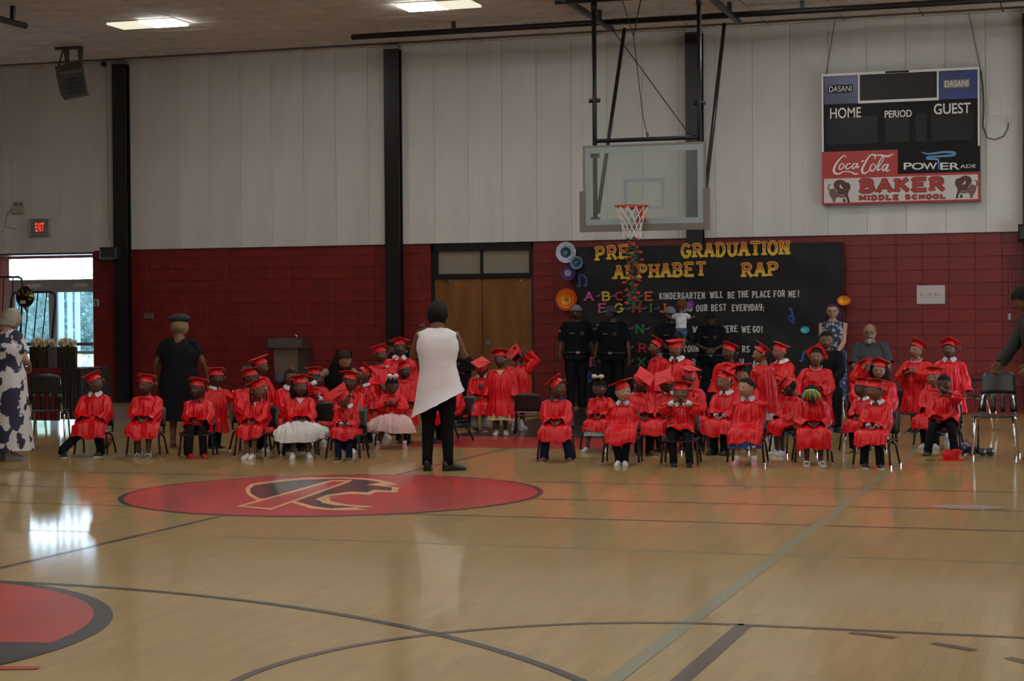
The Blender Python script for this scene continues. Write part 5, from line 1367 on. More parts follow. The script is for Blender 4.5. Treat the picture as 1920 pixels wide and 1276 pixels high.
def chair_meshes(big):
    if big in CM: return CM[big]
    if big: w0, w1, d, zs, zt, yb, r = .43, .34, .42, .45, .90, .15, .0125
    else: w0, w1, d, zs, zt, yb, r = .37, .32, .33, .268, .56, .115, .0115
    seat, back = shell(w0, w1, d, zs, zt, big, yb)
    legm = M['chrome'] if big else M['black_metal']
    legs = []
    for sx in (-1, 1):
        fx, fy, ry = w0 * .46, -d * .62, d * .42
        legs.append(MB().tube([(sx * fx * .9, fy + .12, zs - .018), (sx * fx, fy + .03, zs - .03), (sx * (fx + .02), fy, .012)], r, 9).mesh('leg', legm, True))
        legs.append(MB().tube([(sx * fx * .92, fy + .2, zs - .018), (sx * fx * .98, ry - .06, zs - .05), (sx * (fx + .015), ry + .03, .012)], r, 9).mesh('leg', legm, True))
    tips = [MB().tube([(sx * (w0 * .46 + o), y, .03), (sx * (w0 * .46 + o), y, 0)], r * 1.25, 8).mesh('glide', M['chrome']) for sx in (-1, 1) for o, y in ((.02, -d * .62), (.015, d * .42 + .03))]
    bar = MB().tube([(-w0 * .42, yb + .02, zs - .02), (-w0 * .40, yb + .035, zs + .10), (-w0 * .36, yb + .06, zs + .2)], r * .9, 7).tube([(w0 * .42, yb + .02, zs - .02), (w0 * .40, yb + .035, zs + .10), (w0 * .36, yb + .06, zs + .2)], r * .9, 7).mesh('back_support', legm, True)
    CM[big] = (seat.mesh('seat', plast, True), back.mesh('backrest', plast, True), legs, tips, bar)
    for me in CM[big][:2]: fix_normals(me)
    return CM[big]
def chair(label, x, y, rz, big=False, group='small black school chairs', arms_=False):
    se, ba, lg, tp, br = chair_meshes(big)
    t = thing('school_chair', label, 'chair', (x, y, 0), rz, group)
    obj('seat', se, t); obj('backrest', ba, t); obj('back_support', br, t)
    for l_, g_ in zip(lg, tp): obj('glide', g_, obj('leg', l_, t))
    if arms_:
        for q in (-1, 1): MB().box((q * .24 - .02, -.16, .64), (q * .24 + .02, .12, .665)).tube([(q * .24, -.12, .64), (q * .24, -.14, .44)], .011, 7).build('armrest', plast, t)
    return t
BLK = (.010, .010, .012); WHT = (.62, .62, .64); NAVY = (.012, .016, .045); BRN = (.10, .045, .022)
sn_w = ('sneaker', (.58, .57, .58), (.60, .58, .55)); sn_bw = ('sneaker', (.02, .02, .022), (.55, .54, .50)); dress_b = ('sneaker', (.010, .010, .011), (.012, .012, .012)); red_s = ('sneaker', (.40, .015, .02), (.30, .02, .02)); brown_s = ('sneaker', (.10, .04, .02), (.4, .36, .3)); sandal_w = ('sandal', (.62, .60, .58), (.55, .52, .48)); pink_s = ('sneaker', (.55, .22, .28), (.5, .3, .33)); flat_w = ('sneaker', (.55, .52, .52), (.35, .33, .30)); silver = ('sandal', (.5, .5, .52), (.3, .28, .26)); tan_b = ('boot', (.30, .16, .05), (.25, .14, .06))
def kid(short, head, bv, seat=True, label=None, **kw):
    ctx = person(label or short, head, bv, 'sit' if seat else 'stand', **kw)
    if seat:
        p = ctx['P']
        chair('small black school chair under the ' + CHN.get(short, short), p[0], p[1], ctx['rz'])
    return ctx
CHN = {}
# ---- left group, front row
kid('boy at the left end with outstretched dark trouser legs', (181, 719), 853, label='boy in red gown and tilted cap at the left end, legs stretched out', face=-16, hy=58, hp=-6, skin='deep', pants=BLK, shoes=sn_bw, collar=(.6, .6, .62), arms=('knee', 'knee'), lean=4, cap_tilt=(-14, -6, 40), feet=((-.22, -.06), (.03, .04)), feet_yaw=(-25, 10), u=180)
kid('girl with silver sandals', (277, 722), 855, label='girl in red gown with silver sandals looking left, hands in lap', face=-14, hy=-22, skin='deep', shoes=silver, hair=('short', 'black'), cap_tilt=(-8, 0, 45), feet=((.03, .02), (-.02, .02)))
kid('boy with bright red shoes', (373, 729), 856, label='boy in red gown with black bow tie, black trousers and bright red shoes', face=-8, hy=-25, skin='dark', gown='lap', pants=BLK, shoes=red_s, tie=BLK, arms=('lap', 'knee'), cap_tilt=(-8, 0, 45), fat=1.12, feet=((-.02, .0), (.01, .02)), feet_yaw=(-30, -20))
kid('girl with white hair bows and red-striped white shoes', (484, 732), 857, label='girl in red gown with white hair bows and red striped white shoes', face=-26, hy=62, skin='brown', hair=('braids', 'black'), shoes=sn_w, cap_tilt=(-12, -14, 40), bows=((.30, -.30, .16, .35, (.7, .7, .72)), (-.42, -.02, -.05, .35, (.7, .7, .72))), feet=((.05, -.02), (-.03, -.03)), wear=[crown_patch((.6, .58, .58), .02)])
kid('girl in the white ruffled skirt', (563, 724), 856, label='girl with long black hair, red gown and white ruffled skirt', face=4, hy=14, skin='deep', hair=('mid', 'black'), gown='lap', skirt=((.66, .64, .62), .09, 1.12, .17), shoes=sn_w, cap_tilt=(-6, 0, 45), feet=((-.03, -.05), (.0, -.03)), wear=[crown_patch((.62, .60, .60), .045)])
kid('boy bowing his head', (653, 743), 861, label='boy bowing his head, white collar and cuffs, navy trousers, brown shoes', face=-16, hy=-14, hp=30, hr=-6, skin='deep', pants=NAVY, shoes=brown_s, collar=WHT, cap_tilt=(8, -10, 35), wear=[cuffs], feet=((-.01, .0), (.0, .02)), lean=6)
kid('girl in the pale pink tulle skirt', (740, 719), 838, label='girl with a white top bow and pale pink tulle skirt, no cap', face=-4, hy=6, hp=24, skin='deep', hair=('bun', 'black'), cap=False, gown='lap', skirt=((.66, .42, .41), .10, 1.15, .11), shoes=pink_s, socks=(.6, .5, .52), bows=((.02, -.14, .68, 1.4, (.72, .70, .70)),), arms='chest', feet=((-.10, .0), (.10, -.02)), u=736)
# ---- left group, behind
kid('child pointing behind the boy with red shoes', (403, 709), 842, False, label='child in red gown pointing sideways behind the boy with bow tie', face=40, skin='dark', arms=('side', 'out'), pants=BLK, shoes=sn_bw, collar=(.5, .52, .55), cap_tilt=(-4, 8, 40))
kid('child in profile near the water fountain', (484, 687), 838, False, label='child in red gown turned right in front of the water fountain', face=45, hy=25, skin='deep', hair=('short', 'black'), arms=('side', 'side'), pants=BLK, shoes=sn_bw, cap_tilt=(-12, -8, 50))
kid('child half hidden behind the girl with white bows', (468, 708), 846, True, label='child half hidden behind the girl with white hair bows', face=20, hy=30, skin='dark', pants=BLK, shoes=sn_w, cap_tilt=(-4, -4, 40), wear=[cuffs])
kid('bareheaded boy behind the girl with white skirt', (547, 707), 844, True, label='bareheaded boy in red gown left of the white-skirted girl', face=10, hy=-10, skin='deep', cap=False, pants=BLK, shoes=sn_bw, collar=WHT, hair=('crop', 'black'))
kid('child touching face behind the girl with white skirt', (588, 706), 830, True, label='child in red gown touching the face, behind the long-haired girl', face=12, hy=20, skin='dark', arms=('face', 'chest'), pants=BLK, shoes=sn_w, cap_tilt=(-2, 4, 45), wear=[cuffs])
kid('child hidden behind the bowing boy', (657, 716), 847, True, label='child in red gown half hidden behind the bowing boy', face=-10, skin='dark', pants=BLK, shoes=sn_w, cap_tilt=(-8, 6, 40))
kid('boy in grey bow tie facing left', (686, 704), 832, False, label='boy in red gown with grey bow tie facing left, cap slipping back', face=-40, hy=-20, hp=-10, skin='deep', hair=('crop', 'black'), tie=(.14, .15, .17), collar=WHT, arms='down', pants=BLK, shoes=sn_bw, cap_tilt=(-26, 18, 50))
kid('girl looking up with earrings', (713, 666), 822, False, label='girl in red gown with white corsage looking up right, behind the pink-skirted girl', face=20, hy=20, hp=-8, skin='deep', hair=('short', 'black'), arms='clasp', cap_tilt=(-6, 0, 40), bows=((.10, -.40, -.75, .6, (.6, .6, .56)),), shoes=sn_w)
kid('tall boy by the black column', (750, 653), 814, False, label='boy in red gown standing in front of the black column', face=6, hp=-4, skin='dark', hair=('crop', 'black'), collar=WHT, arms='down', pants=BLK, shoes=dress_b, cap_tilt=(-10, 0, 40))
kid('child peeking beside the woman in white', (757, 694), 830, False, label='child in red gown peeking out behind the pink-skirted girl', face=15, hy=15, skin='dark', pants=BLK, shoes=dress_b, cap_tilt=(-4, -14, 30))
kid('child partly hidden by the woman in white', (858, 712), 828, True, label='child in red gown mostly hidden behind the woman in white', face=-60, hy=-20, skin='dark', pants=BLK, shoes=dress_b, arms='knee', cap_tilt=(-6, 0, 45), u=852)
# ---- centre
kid('boy looking down in grey trousers', (906, 688), 806, label='boy in red gown looking down, pale grey trousers, near the wooden door', face=-12, hp=28, skin='dark', pants=(.30, .30, .29), shoes=brown_s, collar=(.45, .50, .55), arms=('lap', 'chest'), cap_tilt=(4, 0, 45), hair=('crop', 'black'))
kid('girl in yellow dress', (940, 674), 815, False, label='girl standing in red gown over a pale yellow dress', face=-6, hy=-8, skin='deep', gown='knee', arms='down', skirt=((.60, .52, .28), .20, .90, .03), shoes=flat_w, hair=('short', 'black'), wear=[crown_patch((.60, .50, .22), .05)], cap_tilt=(-14, -8, 40), bows=((.36, -.12, .05, .28, (.6, .6, .6)),))
kid('girl with dusty pink skirt', (972, 669), 806, False, label='girl with dusty pink skirt holding her cap, back turned', face=165, hy=-20, hr=10, skin='deep', gown='short', arms=('cap', 'side'), skirt=((.36, .20, .22), .24, 1.05, .06), shoes=('boot', (.6, .6, .62), (.55, .54, .54)), hair=('bun', 'black'), cap_tilt=(-48, 14, 30))
# ---- right group, front row
kid('boy with brown shoes and white soles', (1044, 727), 863, label='boy in red gown with navy collar and brown shoes, cap tipped back', face=-4, hy=48, skin='deep', hair=('crop', 'black'), gown='knee', pants=NAVY, shoes=brown_s, collar=NAVY, arms='lap', cap_tilt=(-24, -26, 45), feet=((-.02, .0), (.05, .0)), legs=((.03, 0), (.03, 0)))
kid('girl with the big cream bow', (1127, 725), 845, label='girl with a big cream hair bow, pale blue skirt and bare legs', face=-14, hp=18, skin='deep', hair=('puff', 'black'), cap=False, gown='knee', skirt=((.40, .48, .50), .11, .70, .04), shoes=flat_w, bows=((0, -.10, .72, 1.5, (.62, .55, .42)), (.24, -.36, .10, .35, (.7, .7, .7))), feet=((-.07, -.03), (.07, -.03)))
kid('boy with patterned bow tie and white sneakers', (1168, 734), 869, label='boy in red gown with patterned bow tie and white sneakers', face=-6, hy=26, skin='fair', hair=('short', 'brown'), gown='knee', pants=BLK, shoes=sn_w, collar=WHT, tie=(.10, .11, .15), arms='back', cap_tilt=(-6, -16, 35), feet=((.05, .0), (-.03, .0)), fat=1.05)
kid('boy with both hands at his mouth', (1278, 737), 871, label='boy holding both hands to his mouth, black trousers and shoes', face=-6, hp=-4, skin='brown', gown='lap', pants=BLK, shoes=dress_b, collar=WHT, arms='mouth', cap_tilt=(-2, 0, 45), wear=[cuffs], legs=((.02, 0), (.02, 0)), feet=((.02, .0), (.03, -.04)), feet_yaw=(-10, -4))
kid('smiling bareheaded girl in a blue floral dress', (1403, 726), 869, label='bareheaded girl in red gown over blue floral dress, pink sandals', face=-8, hy=-34, skin='fair', hair=('lowbun', 'black'), cap=False, gown='knee', skirt=((.03, .06, .30), .10, .72, .03, (.55, .56, .62)), socks=(.7, .7, .7), shoes=pink_s, collar=(.45, .47, .62), arms='back', feet=((-.01, .0), (.02, .0)))
kid('child with rainbow hair ribbons', (1522, 728), 869, label='child with rainbow hair ribbons bending forward, white sandals', face=6, hp=46, hy=-8, skin='dark', hair=('short', 'black'), cap=False, shoes=sandal_w, arms='lap', lean=10, wear=[ribbons], gown='long', feet=((.0, .0), (.0, .0)))
kid('boy with black bow tie at the right front', (1645, 732), 874, label='boy in red gown with black bow tie looking left, at the right front', face=-16, hy=-26, skin='brown', hair=('crop', 'black'), pants=BLK, shoes=sn_bw, collar=WHT, tie=(.02, .025, .035), arms='lap', wear=[cuffs], cap_tilt=(-6, 0, 45), feet=((-.01, .0), (.02, .0)), feet_yaw=(-25, -20))
# ---- right group, behind
kid('child showing the top of the cap', (1196, 714), 852, label='child in red gown whose cap top faces the viewer', face=20, hp=20, hy=20, skin='dark', pants=BLK, shoes=brown_s, cap_tilt=(30, 4, 45), hair=('short', 'black'), arms='lap')
kid('child leaning behind the boy with hands at mouth', (1258, 716), 846, label='child with white collar leaning left behind the boy with hands at mouth', face=-20, hp=20, hy=-30, skin='dark', pants=NAVY, shoes=brown_s, collar=WHT, cap_tilt=(26, 12, 40), hair=('crop', 'black'))
kid('child seen only by cap beside the leaning child', (1292, 707), 841, label='child mostly hidden behind the boy with hands at mouth, flat cap', face=10, skin='dark', pants=BLK, shoes=dress_b, cap_tilt=(12, 6, 30))
kid('girl in profile facing left', (1238, 652), 810, False, label='child in profile facing left, red cap tipped back, before the banner', face=-62, hy=-16, skin='brown', hair=('short', 'black'), arms='down', cap_tilt=(-30, 0, 45), shoes=sn_w, pants=BLK)
kid('boy with black bow tie standing', (1271, 654), 824, False, label='boy standing with white shirt and black bow tie, flat cap', face=-18, hy=-10, skin='brown', hair=('crop', 'black'), collar=WHT, tie=BLK, arms='down', pants=BLK, shoes=dress_b, cap_tilt=(8, 0, 45))
kid('boy facing left in white collar', (1362, 716), 850, label='boy in white collar and cuff facing left beside the bareheaded girl', face=-24, hy=-22, skin='tan', hair=('short', 'black'), pants=BLK, shoes=('boot', (.012, .012, .013), (.012, .012, .012)), collar=WHT, arms='lap', wear=[cuffs], cap_tilt=(-16, 12, 40))
kid('girl standing near the uniformed man', (1370, 661), 818, False, label='girl in red gown with earrings standing beside the man looking down', face=-20, hy=-12, skin='dark', hair=('lowbun', 'black'), arms='down', cap_tilt=(-14, 12, 40), shoes=sn_w)
kid('child whose face is half hidden', (1393, 704), 838, label='child half hidden behind the bareheaded girl, cap tipped right', face=0, skin='tan', hair=('bob', 'black'), pants=BLK, shoes=sn_w, cap_tilt=(-8, -14, 30))
kid('child standing with its back turned', (1434, 665), 830, False, label='child standing back turned, facing left, red gown over pale skirt', face=-125, hy=48, skin='tan', hair=('short', 'brown'), gown='short', arms='clasp', skirt=((.55, .45, .42), .26, .85, .04), shoes=sn_w, cap_tilt=(-30, 6, 45))
kid('boy facing left with white collar at the banner', (1468, 660), 815, False, label='boy standing in white collar facing left beside the back-turned child', face=-42, hy=-14, skin='tan', hair=('crop', 'black'), collar=WHT, arms='chest', pants=BLK, shoes=dress_b, cap_tilt=(-10, 14, 40))
kid('child turned away next to the rainbow ribbons', (1489, 723), 852, label='child turned away, cap board seen from above, beside the rainbow ribbons', face=-60, hp=22, hy=-30, skin='dark', shoes=sn_w, gown='knee', arms='knee', cap_tilt=(24, 0, 5), hair=('crop', 'black'))
kid('singing girl with pearl necklace and cap fallen back', (1531, 670), 832, False, label='girl with open mouth and pearl necklace, cap fallen back', face=-2, hp=-4, skin='brown', hair=('short', 'black'), necklace=(.6, .58, .55), arms=('side', 'clasp'), cap_tilt=(-72, 14, 45), gown='knee', shoes=sn_w, skirt=((.02, .02, .10), .2, .9, .03))
kid('girl with long wavy hair', (1649, 664), 832, label='girl with long dark wavy hair and red cap, white collar', face=-8, hy=4, skin='tan', hair=('long', 'black'), collar=(.5, .5, .48), arms=('cap', 'lap'), shoes=sn_w, pants=BLK, cap_tilt=(-16, 8, 40), height=1.13)
kid('child whose cap hides the seated man', (1622, 668), 822, label='child in red cap in front of the seated bearded man', face=30, hy=20, skin='deep', shoes=sn_w, pants=BLK, cap_tilt=(-20, -10, 40), arms='knee', height=1.1)
kid('boy with tan boots', (1619, 728), 847, label='boy with white collar and tan boots facing left', face=-28, hy=-10, skin='dark', hair=('crop', 'black'), pants=BLK, shoes=tan_b, collar=WHT, cap_tilt=(-6, 0, 40), arms='lap')
kid('girl with pearls by the red wall', (1721, 657), 811, False, label='girl standing by the red wall with pearl necklace, hands clasped', face=-24, hy=-14, hp=-6, skin='tan', hair=('short', 'black'), necklace=(.6, .58, .56), arms='chest', cap_tilt=(-22, 8, 40), shoes=sn_bw, socks=(.6, .6, .6), gown='knee')
kid('tall boy with pale blue collar', (1781, 656), 816, False, label='smiling boy standing by the red wall with pale blue collar', face=-6, hp=-6, skin='deep', hair=('crop', 'black'), collar=(.42, .45, .58), arms='down', pants=BLK, shoes=dress_b, cap_tilt=(-20, 4, 42))
kid('bareheaded boy rubbing his face', (1772, 717), 851, label='bareheaded boy rubbing his face, dark grey collar, black trousers', face=-6, hp=10, hy=-8, skin='deep', hair=('crop', 'black'), cap=False, gown='lap', pants=BLK, shoes=dress_b, collar=(.05, .055, .07), arms=('knee', 'face'), legs=((.04, 0), (.02, 0)), feet=((-.05, -.02), (.03, .02)))
kid('child behind the boy rubbing his face', (1753, 708), 838, label='child with cap behind the bareheaded boy rubbing his face', face=-16, skin='tan', pants=BLK, shoes=sn_w, cap_tilt=(-8, 0, 40))
# ---- grown-ups
floral = principled('navy_floral_print', (.02, .022, .06), .7); add_noise_colour(floral, (.014, .014, .045), (.52, .50, .52), (7, 7, 7), 3, .475, .50)
floral2 = principled('navy_small_floral', (.02, .025, .06), .7); add_noise_colour(floral2, (.016, .022, .055), (.30, .32, .38), (22, 22, 22), 3, .55, .60)
cop = principled('dark_uniform', (.008, .009, .012), .9, 0, .08)
uni = [top(cop, .84, 'half', 1.0, name='uniform_shirt', rs=(.070, .072)), badge]
person('grey-haired woman in a long navy and white floral dress', (16, 596), 862, 'stand', face=120, hy=8, hp=14, kid=False, skin='fair', hair=('nape', 'grey'), cap=False, gown=None, fat=1.35, arms=('clasp', ((.12, -.30, -.36), (.6, .8, -.2), 'grip')), wear=[top(floral, .12, 'short', 1.25, name='dress', rs=(.08, .075))], shoes=('sneaker', (.5, .5, .5), (.4, .4, .4)), u=14)
person('woman in black dress and black hat, back turned', (338, 613), 838, 'stand', face=172, kid=False, skin='brown', hair=('bob', 'blond'), cap=False, gown=None, fat=1.32, arms='side', wear=[top(cloth(BLK), .36, 'short', 1.12, name='dress', rs=(.072, .072)), head_wrap(BLK), earrings], shoes=('sneaker', BRN, BRN))
person('woman in sleeveless white top and black leggings, back turned', (822, 590), 882, 'stand', face=176, kid=False, skin='brown', hair=('afro', 'black'), cap=False, gown=None, fat=1.06, arms='chest', pants=(.010, .010, .011), wear=[top(plain((.68, .66, .68), .7), .68, None, 1.28, asym=-.5, name='white_top', neck=.10, drop=.035), earrings], shoes=('heel', BLK, BLK), feet=((-.01, 0), (.02, 0)), feet_yaw=(62, 0), slim=.8)
person('woman with long dark hair in a black sleeveless top', (631, 668), 822, 'sit', seat_h=.36, face=16, hy=14, hp=22, kid=False, skin='tan', hair=('long', 'brown'), cap=False, gown=None, arms=('out', 'reach'), wear=[top(cloth(BLK), .6, None, name='black_top')], pants=BLK, shoes=dress_b, lean=26)
person('person in black bending over behind the woman in white', (800, 640), 800, 'stand', face=-70, kid=False, skin='brown', hair=('bun', 'bright'), cap=False, gown=None, lean=58, arms='reach', wear=[top(cloth(BLK), .80, 'long', name='black_top')], pants=BLK, shoes=dress_b, u=868, height=.98, fat=1.15)
person('uniformed man in grey cap beside the orange paper flower', (1081, 586), 769, 'stand', face=8, hy=8, kid=False, skin='dark', hair=('crop', 'black'), cap=False, gown=None, fat=1.08, arms='down', wear=uni + [ball_cap((.16, .16, .17)), shoulder_patch], pants=(.010, .010, .013), shoes=dress_b)
person('uniformed man in dark cap looking left', (1140, 587), 770, 'stand', face=-14, hy=-58, hp=8, kid=False, skin='dark', hair=('crop', 'black'), cap=False, gown=None, fat=1.12, arms='down', wear=uni + [ball_cap((.03, .035, .05), (.16, .16, .17))], pants=(.010, .010, .013), shoes=dress_b, u=1150)
hold = person('uniformed man in grey cap holding a small child', (1257, 589), 770, 'stand', face=6, hp=6, kid=False, skin='dark', hair=('crop', 'black'), cap=False, gown=None, fat=1.1, arms=(((.10, -.30, -.36), (-.9, .3, -.5), 'relax'), ((-.05, -.34, -.36), (.9, .3, -.5), 'relax')), wear=uni + [ball_cap((.15, .15, .16))], pants=(.010, .010, .013), shoes=dress_b)
person('uniformed man looking down at his hands', (1334, 594), 770, 'stand', face=-2, hp=34, kid=False, skin='dark', hair=('crop', 'black'), cap=False, gown=None, fat=1.12, arms='clasp', wear=uni, pants=(.010, .010, .013), shoes=dress_b)
person('woman with purple hair in a navy floral dress by the banner', (1563, 583), 776, 'stand', face=-6, kid=False, skin='fair', hair=('mid', 'purple'), cap=False, gown=None, fat=1.0, arms='low', wear=[top(floral2, .18, None, 1.1, name='dress', neck=.10, drop=.01), glasses], shoes=dress_b)
person('bald bearded man sitting by the red wall', (1632, 622), 792, 'sit', face=-4, kid=False, skin='tan', hair=None, cap=False, gown=None, fat=1.35, arms=('lap', 'knee'), wear=[top(plain((.028, .030, .034), .8), .6, 'half', name='shirt', rs=(.078, .078)), beard, glasses], pants=BLK, shoes=dress_b, height=1.04)
person('man in black sitting behind the girl whose cap has fallen back', (1549, 650), 806, 'sit', face=4, hp=8, kid=False, skin='brown', hair=('short', 'black'), cap=False, gown=None, fat=1.0, arms='lap', wear=[top(cloth(BLK), .6, 'long', name='shirt')], pants=BLK, shoes=dress_b, height=.93)
person('woman in black leaning on the empty chair at the right edge', (1916, 556), 862, 'stand', face=-70, hp=24, hy=-4, kid=False, skin='brown', hair=('afro', 'black'), cap=False, gown=None, fat=1.1, arms=(((-.02, -.30, -.52), (0, 1, 0), 'grip'), 'side'), wear=[top(plain((.012, .012, .014), .8), .45, 'long', name='dress')], pants=BLK, shoes=('heel', BLK, BLK), lean=12, u=1960)
# the small child on the uniformed man's arm
cx = hold
c_ = person('small child in white shirt and blue shorts carried by the uniformed man', (1273, 584), 772, 'stand', face=150, hy=10, skin='brown', hair=('short', 'bright'), cap=False, gown=None, arms=('reach', 'out'), pants=None, shoes=None, wear=[], height=.70, group='children')
sh_w = plain((.60, .60, .66), .8)
top(sh_w, .50, 'short', 1.05, name='white_shirt', neck=.055, rs=(.048, .05), drop=.02)(c_)
bs = MB(); bs.ball((0, 0, .47), (.13, .12, .10), 14, 9); bs.tube([(-.055, 0, .46), (-.065, -.02, .34)], [.075, .078], 12); bs.tube([(.055, 0, .46), (.065, -.02, .34)], [.075, .078], 12)
bs.build('blue_shorts', plain((.06, .09, .18), .8), c_['root'], True)
q = oy(1277, 615, c_['P'][1] - .30); c_['root'].location = (q[0], q[1], q[2] - .36)
# ------------------------------------------------------------------ empty chairs
def facing(p, deg): return atan2(-p[0], p[1]) + radians(deg)
for lab, u, v, deg, big, arm in (('large empty black chair with slotted back and chrome legs beside the grey-haired woman', 92, 840, 172, True, False),
                            ('large empty black chair with slotted back and chrome legs at the right', 1868, 856, -6, True, False),
                            ('black chair with armrests standing behind the empty chair at the right', 1838, 806, -100, True, True),
                            ('black chair behind the child near the water fountain', 506, 812, 60, True, False),
                            ('black chair turned away below the long-haired woman', 622, 840, 172, False, False),
                            ('black chair behind the girl holding her cap', 992, 818, 176, False, False),
                            ('empty black chair behind the girl with pearls', 1702, 812, 20, False, False),
                            ('black chair the bearded man sits on', 1632, 790, -4, True, False)):
    p = oz(u, v); chair(lab, p[0], p[1], facing(p, deg), big, 'black chairs', arm)
p = oz(1549, 804); chair('black chair under the man behind the singing girl', p[0], p[1], facing(p, 4), True, 'black chairs')
p = oz(630, 824); chair('black chair under the woman with long dark hair', p[0], p[1], facing(p, 16), False, 'black chairs')
# ------------------------------------------------------------------ gift table at the entrance
TY_ = 22.6
def at_y(u, v, y): return oy(u, v, y)
ta, tb_ = at_y(48, 690, TY_), at_y(152, 690, TY_)
tz = ta[2]
t = thing('gift_table', 'table under a red cloth at the entrance', 'table', (0, 0, 0))
x0, x1 = ta[0] - .35, tb_[0]
MB().box((x0, TY_, tz - .03), (x1, TY_ + .75, tz - .005)).build('tabletop', plain((.3, .25, .2), .6), t)
for a in (x0 + .06, x1 - .06):
    for b in (TY_ + .06, TY_ + .69): MB().tube([(a, b, 0), (a, b, tz - .03)], .018, 8).build('leg', M['steel'], t)
cl = principled('dark_red_cloth', (.11, .004, .007), .6); add_bump(cl, (9, 9, 1.5), .5, .03)
def drape(name, pts, z0, z1, mat, parent, amp=.02, n=40):
    V = []; L_ = len(pts) - 1
    P = []
    for i in range(n + 1):
        f = i / n * L_; k = min(int(f), L_ - 1); P.append(np.array(pts[k]) + (np.array(pts[k + 1]) - np.array(pts[k])) * (f - k))
    for j in range(7):
        z = z1 + (z0 - z1) * j / 6
        for i, p in enumerate(P):
            d = P[min(i + 1, n)] - P[max(i - 1, 0)]; d = d / np.linalg.norm(d); nn = np.array([d[1], -d[0]]); o = amp * (j / 6) * (1 + sin(i * 1.9) * .8 + .5 * sin(i * .7))
            V.append((*(p + nn * o), z))
    return MB().add(V, [(j * (n + 1) + i, j * (n + 1) + i + 1, (j + 1) * (n + 1) + i + 1, (j + 1) * (n + 1) + i)[::-1] for j in range(6) for i in range(n)]).build(name, mat, parent, True)
MB().box((x0 - .01, TY_ - .01, tz - .005), (x1 + .01, TY_ + .76, tz)).build('cloth_top', cl, t)
drape('cloth_front', [(x0, TY_ - .01), (x1 - .32, TY_ - .01)], .10, tz, cl, t)
drape('cloth_side', [(x1 - .32, TY_ - .012), (x1 + .01, TY_ - .01), (x1 + .01, TY_ + .75)], .12, tz, plain((.010, .008, .009), .6), t)
bagm = [principled('dark_glitter_bag', (.035, .030, .025), .4), principled('silver_bag', (.16, .16, .17), .3, .4)]
add_noise_colour(bagm[0], (.014, .012, .010), (.20, .15, .05), (60, 60, 60), 2, .55, .7)
tis = [plain((.62, .62, .66), .8), plain((.60, .50, .12), .8)]
def gift_bag(x, y, w, h, k, tk, label):
    g_ = thing('gift_bag', label, 'gift bag', (x, y, tz), R.uniform(-.2, .2), 'gift bags on the entrance table')
    b = MB(); d = w * .5; z = h
    V = [(-w / 2, -d / 2, 0), (w / 2, -d / 2, 0), (w / 2, d / 2, 0), (-w / 2, d / 2, 0), (-w / 2 * 1.04, -d / 2, h), (w / 2 * 1.04, -d / 2, h), (w / 2 * 1.04, d / 2, h), (-w / 2 * 1.04, d / 2, h), (-w / 2, 0, h * .5), (w / 2, 0, h * .5)]
    b.add(V, [(0, 3, 2, 1), (0, 1, 5, 4), (2, 3, 7, 6), (1, 2, 6, 5), (3, 0, 4, 7)]); b.build('bag_body', bagm[k], g_)
    for q in range(4):
        tt = MB(); a = q * 1.57 + .4; bx, by = .25 * w * cos(a), .25 * d * sin(a); n = 7
        V = [(bx * .3, by * .3, h * .75)] + [(bx + w * .36 * cos(6.28 * j / n), by + d * .4 * sin(6.28 * j / n), h + .04 + .07 * ((j * 5 + q) % 3) / 2) for j in range(n)]
        tt.add(V, [(0, 1 + j, 1 + (j + 1) % n) for j in range(n)]); tt.build('tissue_paper', tis[(tk + q) % 2] if q != 1 else tis[0], g_)
    hd = MB().tube([(-w * .2, -d / 2, h), (-w * .15, -d / 2 - .01, h + .07), (w * .15, -d / 2 - .01, h + .07), (w * .2, -d / 2, h)], .004, 5); hd.build('handle', plain((.02, .02, .02), .6), g_)
wn = ['beside the grey-haired woman', 'second from the grey-haired woman', 'in the middle of the row, silver', 'fourth from the grey-haired woman', 'at the end nearest the entrance glass']
for i, (u, k) in enumerate(((62, 0), (78, 0), (97, 1), (115, 0), (133, 0))):
    q = at_y(u, 689, TY_ + .18); gift_bag(q[0], TY_ + .22, .13, .30, k, i % 2, ('dark' if k == 0 else 'shiny') + ' gift bag with tissue paper ' + wn[i])
for i, u in enumerate((70, 92, 122)):
    q = at_y(u, 689, TY_ + .5); gift_bag(q[0], TY_ + .52, .15, .32, 0, (i + 1) % 2, 'gift bag in the back row on the entrance table, ' + ['near the woman', 'middle', 'near the glass'][i])
# foil balloon tied to the table
bq = at_y(47, 556, TY_ + .2)
bt = thing('foil_balloon', 'dark foil graduation balloon with gold print above the gift table', 'balloon', tuple(bq))
fb = principled('dark_foil', (.05, .022, .018), .25, .6); add_noise_colour(fb, (.02, .012, .012), (.42, .30, .05), (22, 22, 22), 2, .56, .64)
MB().ball((0, 0, 0), (.15, .075, .155), 18, 12).build('balloon_skin', fb, bt, True)
MB().box((-.03, -.079, -.10), (.05, -.068, -.055)).build('balloon_print', plain((.4, .38, .36), .5), bt)
MB().tube([(0, 0, -.15), (.01, 0, -.19), (.03, .01, -.24), (.02, .02, -.32)], [.025, .012, .008, .004], 6).build('balloon_tail', plain((.12, .02, .03), .4, .3), bt)
MB().tube([(.02, .02, -.32), (.05, .05, bq[2] * -1 + tz + .02)], .002, 4).build('ribbon', plain((.3, .25, .1), .5), bt)
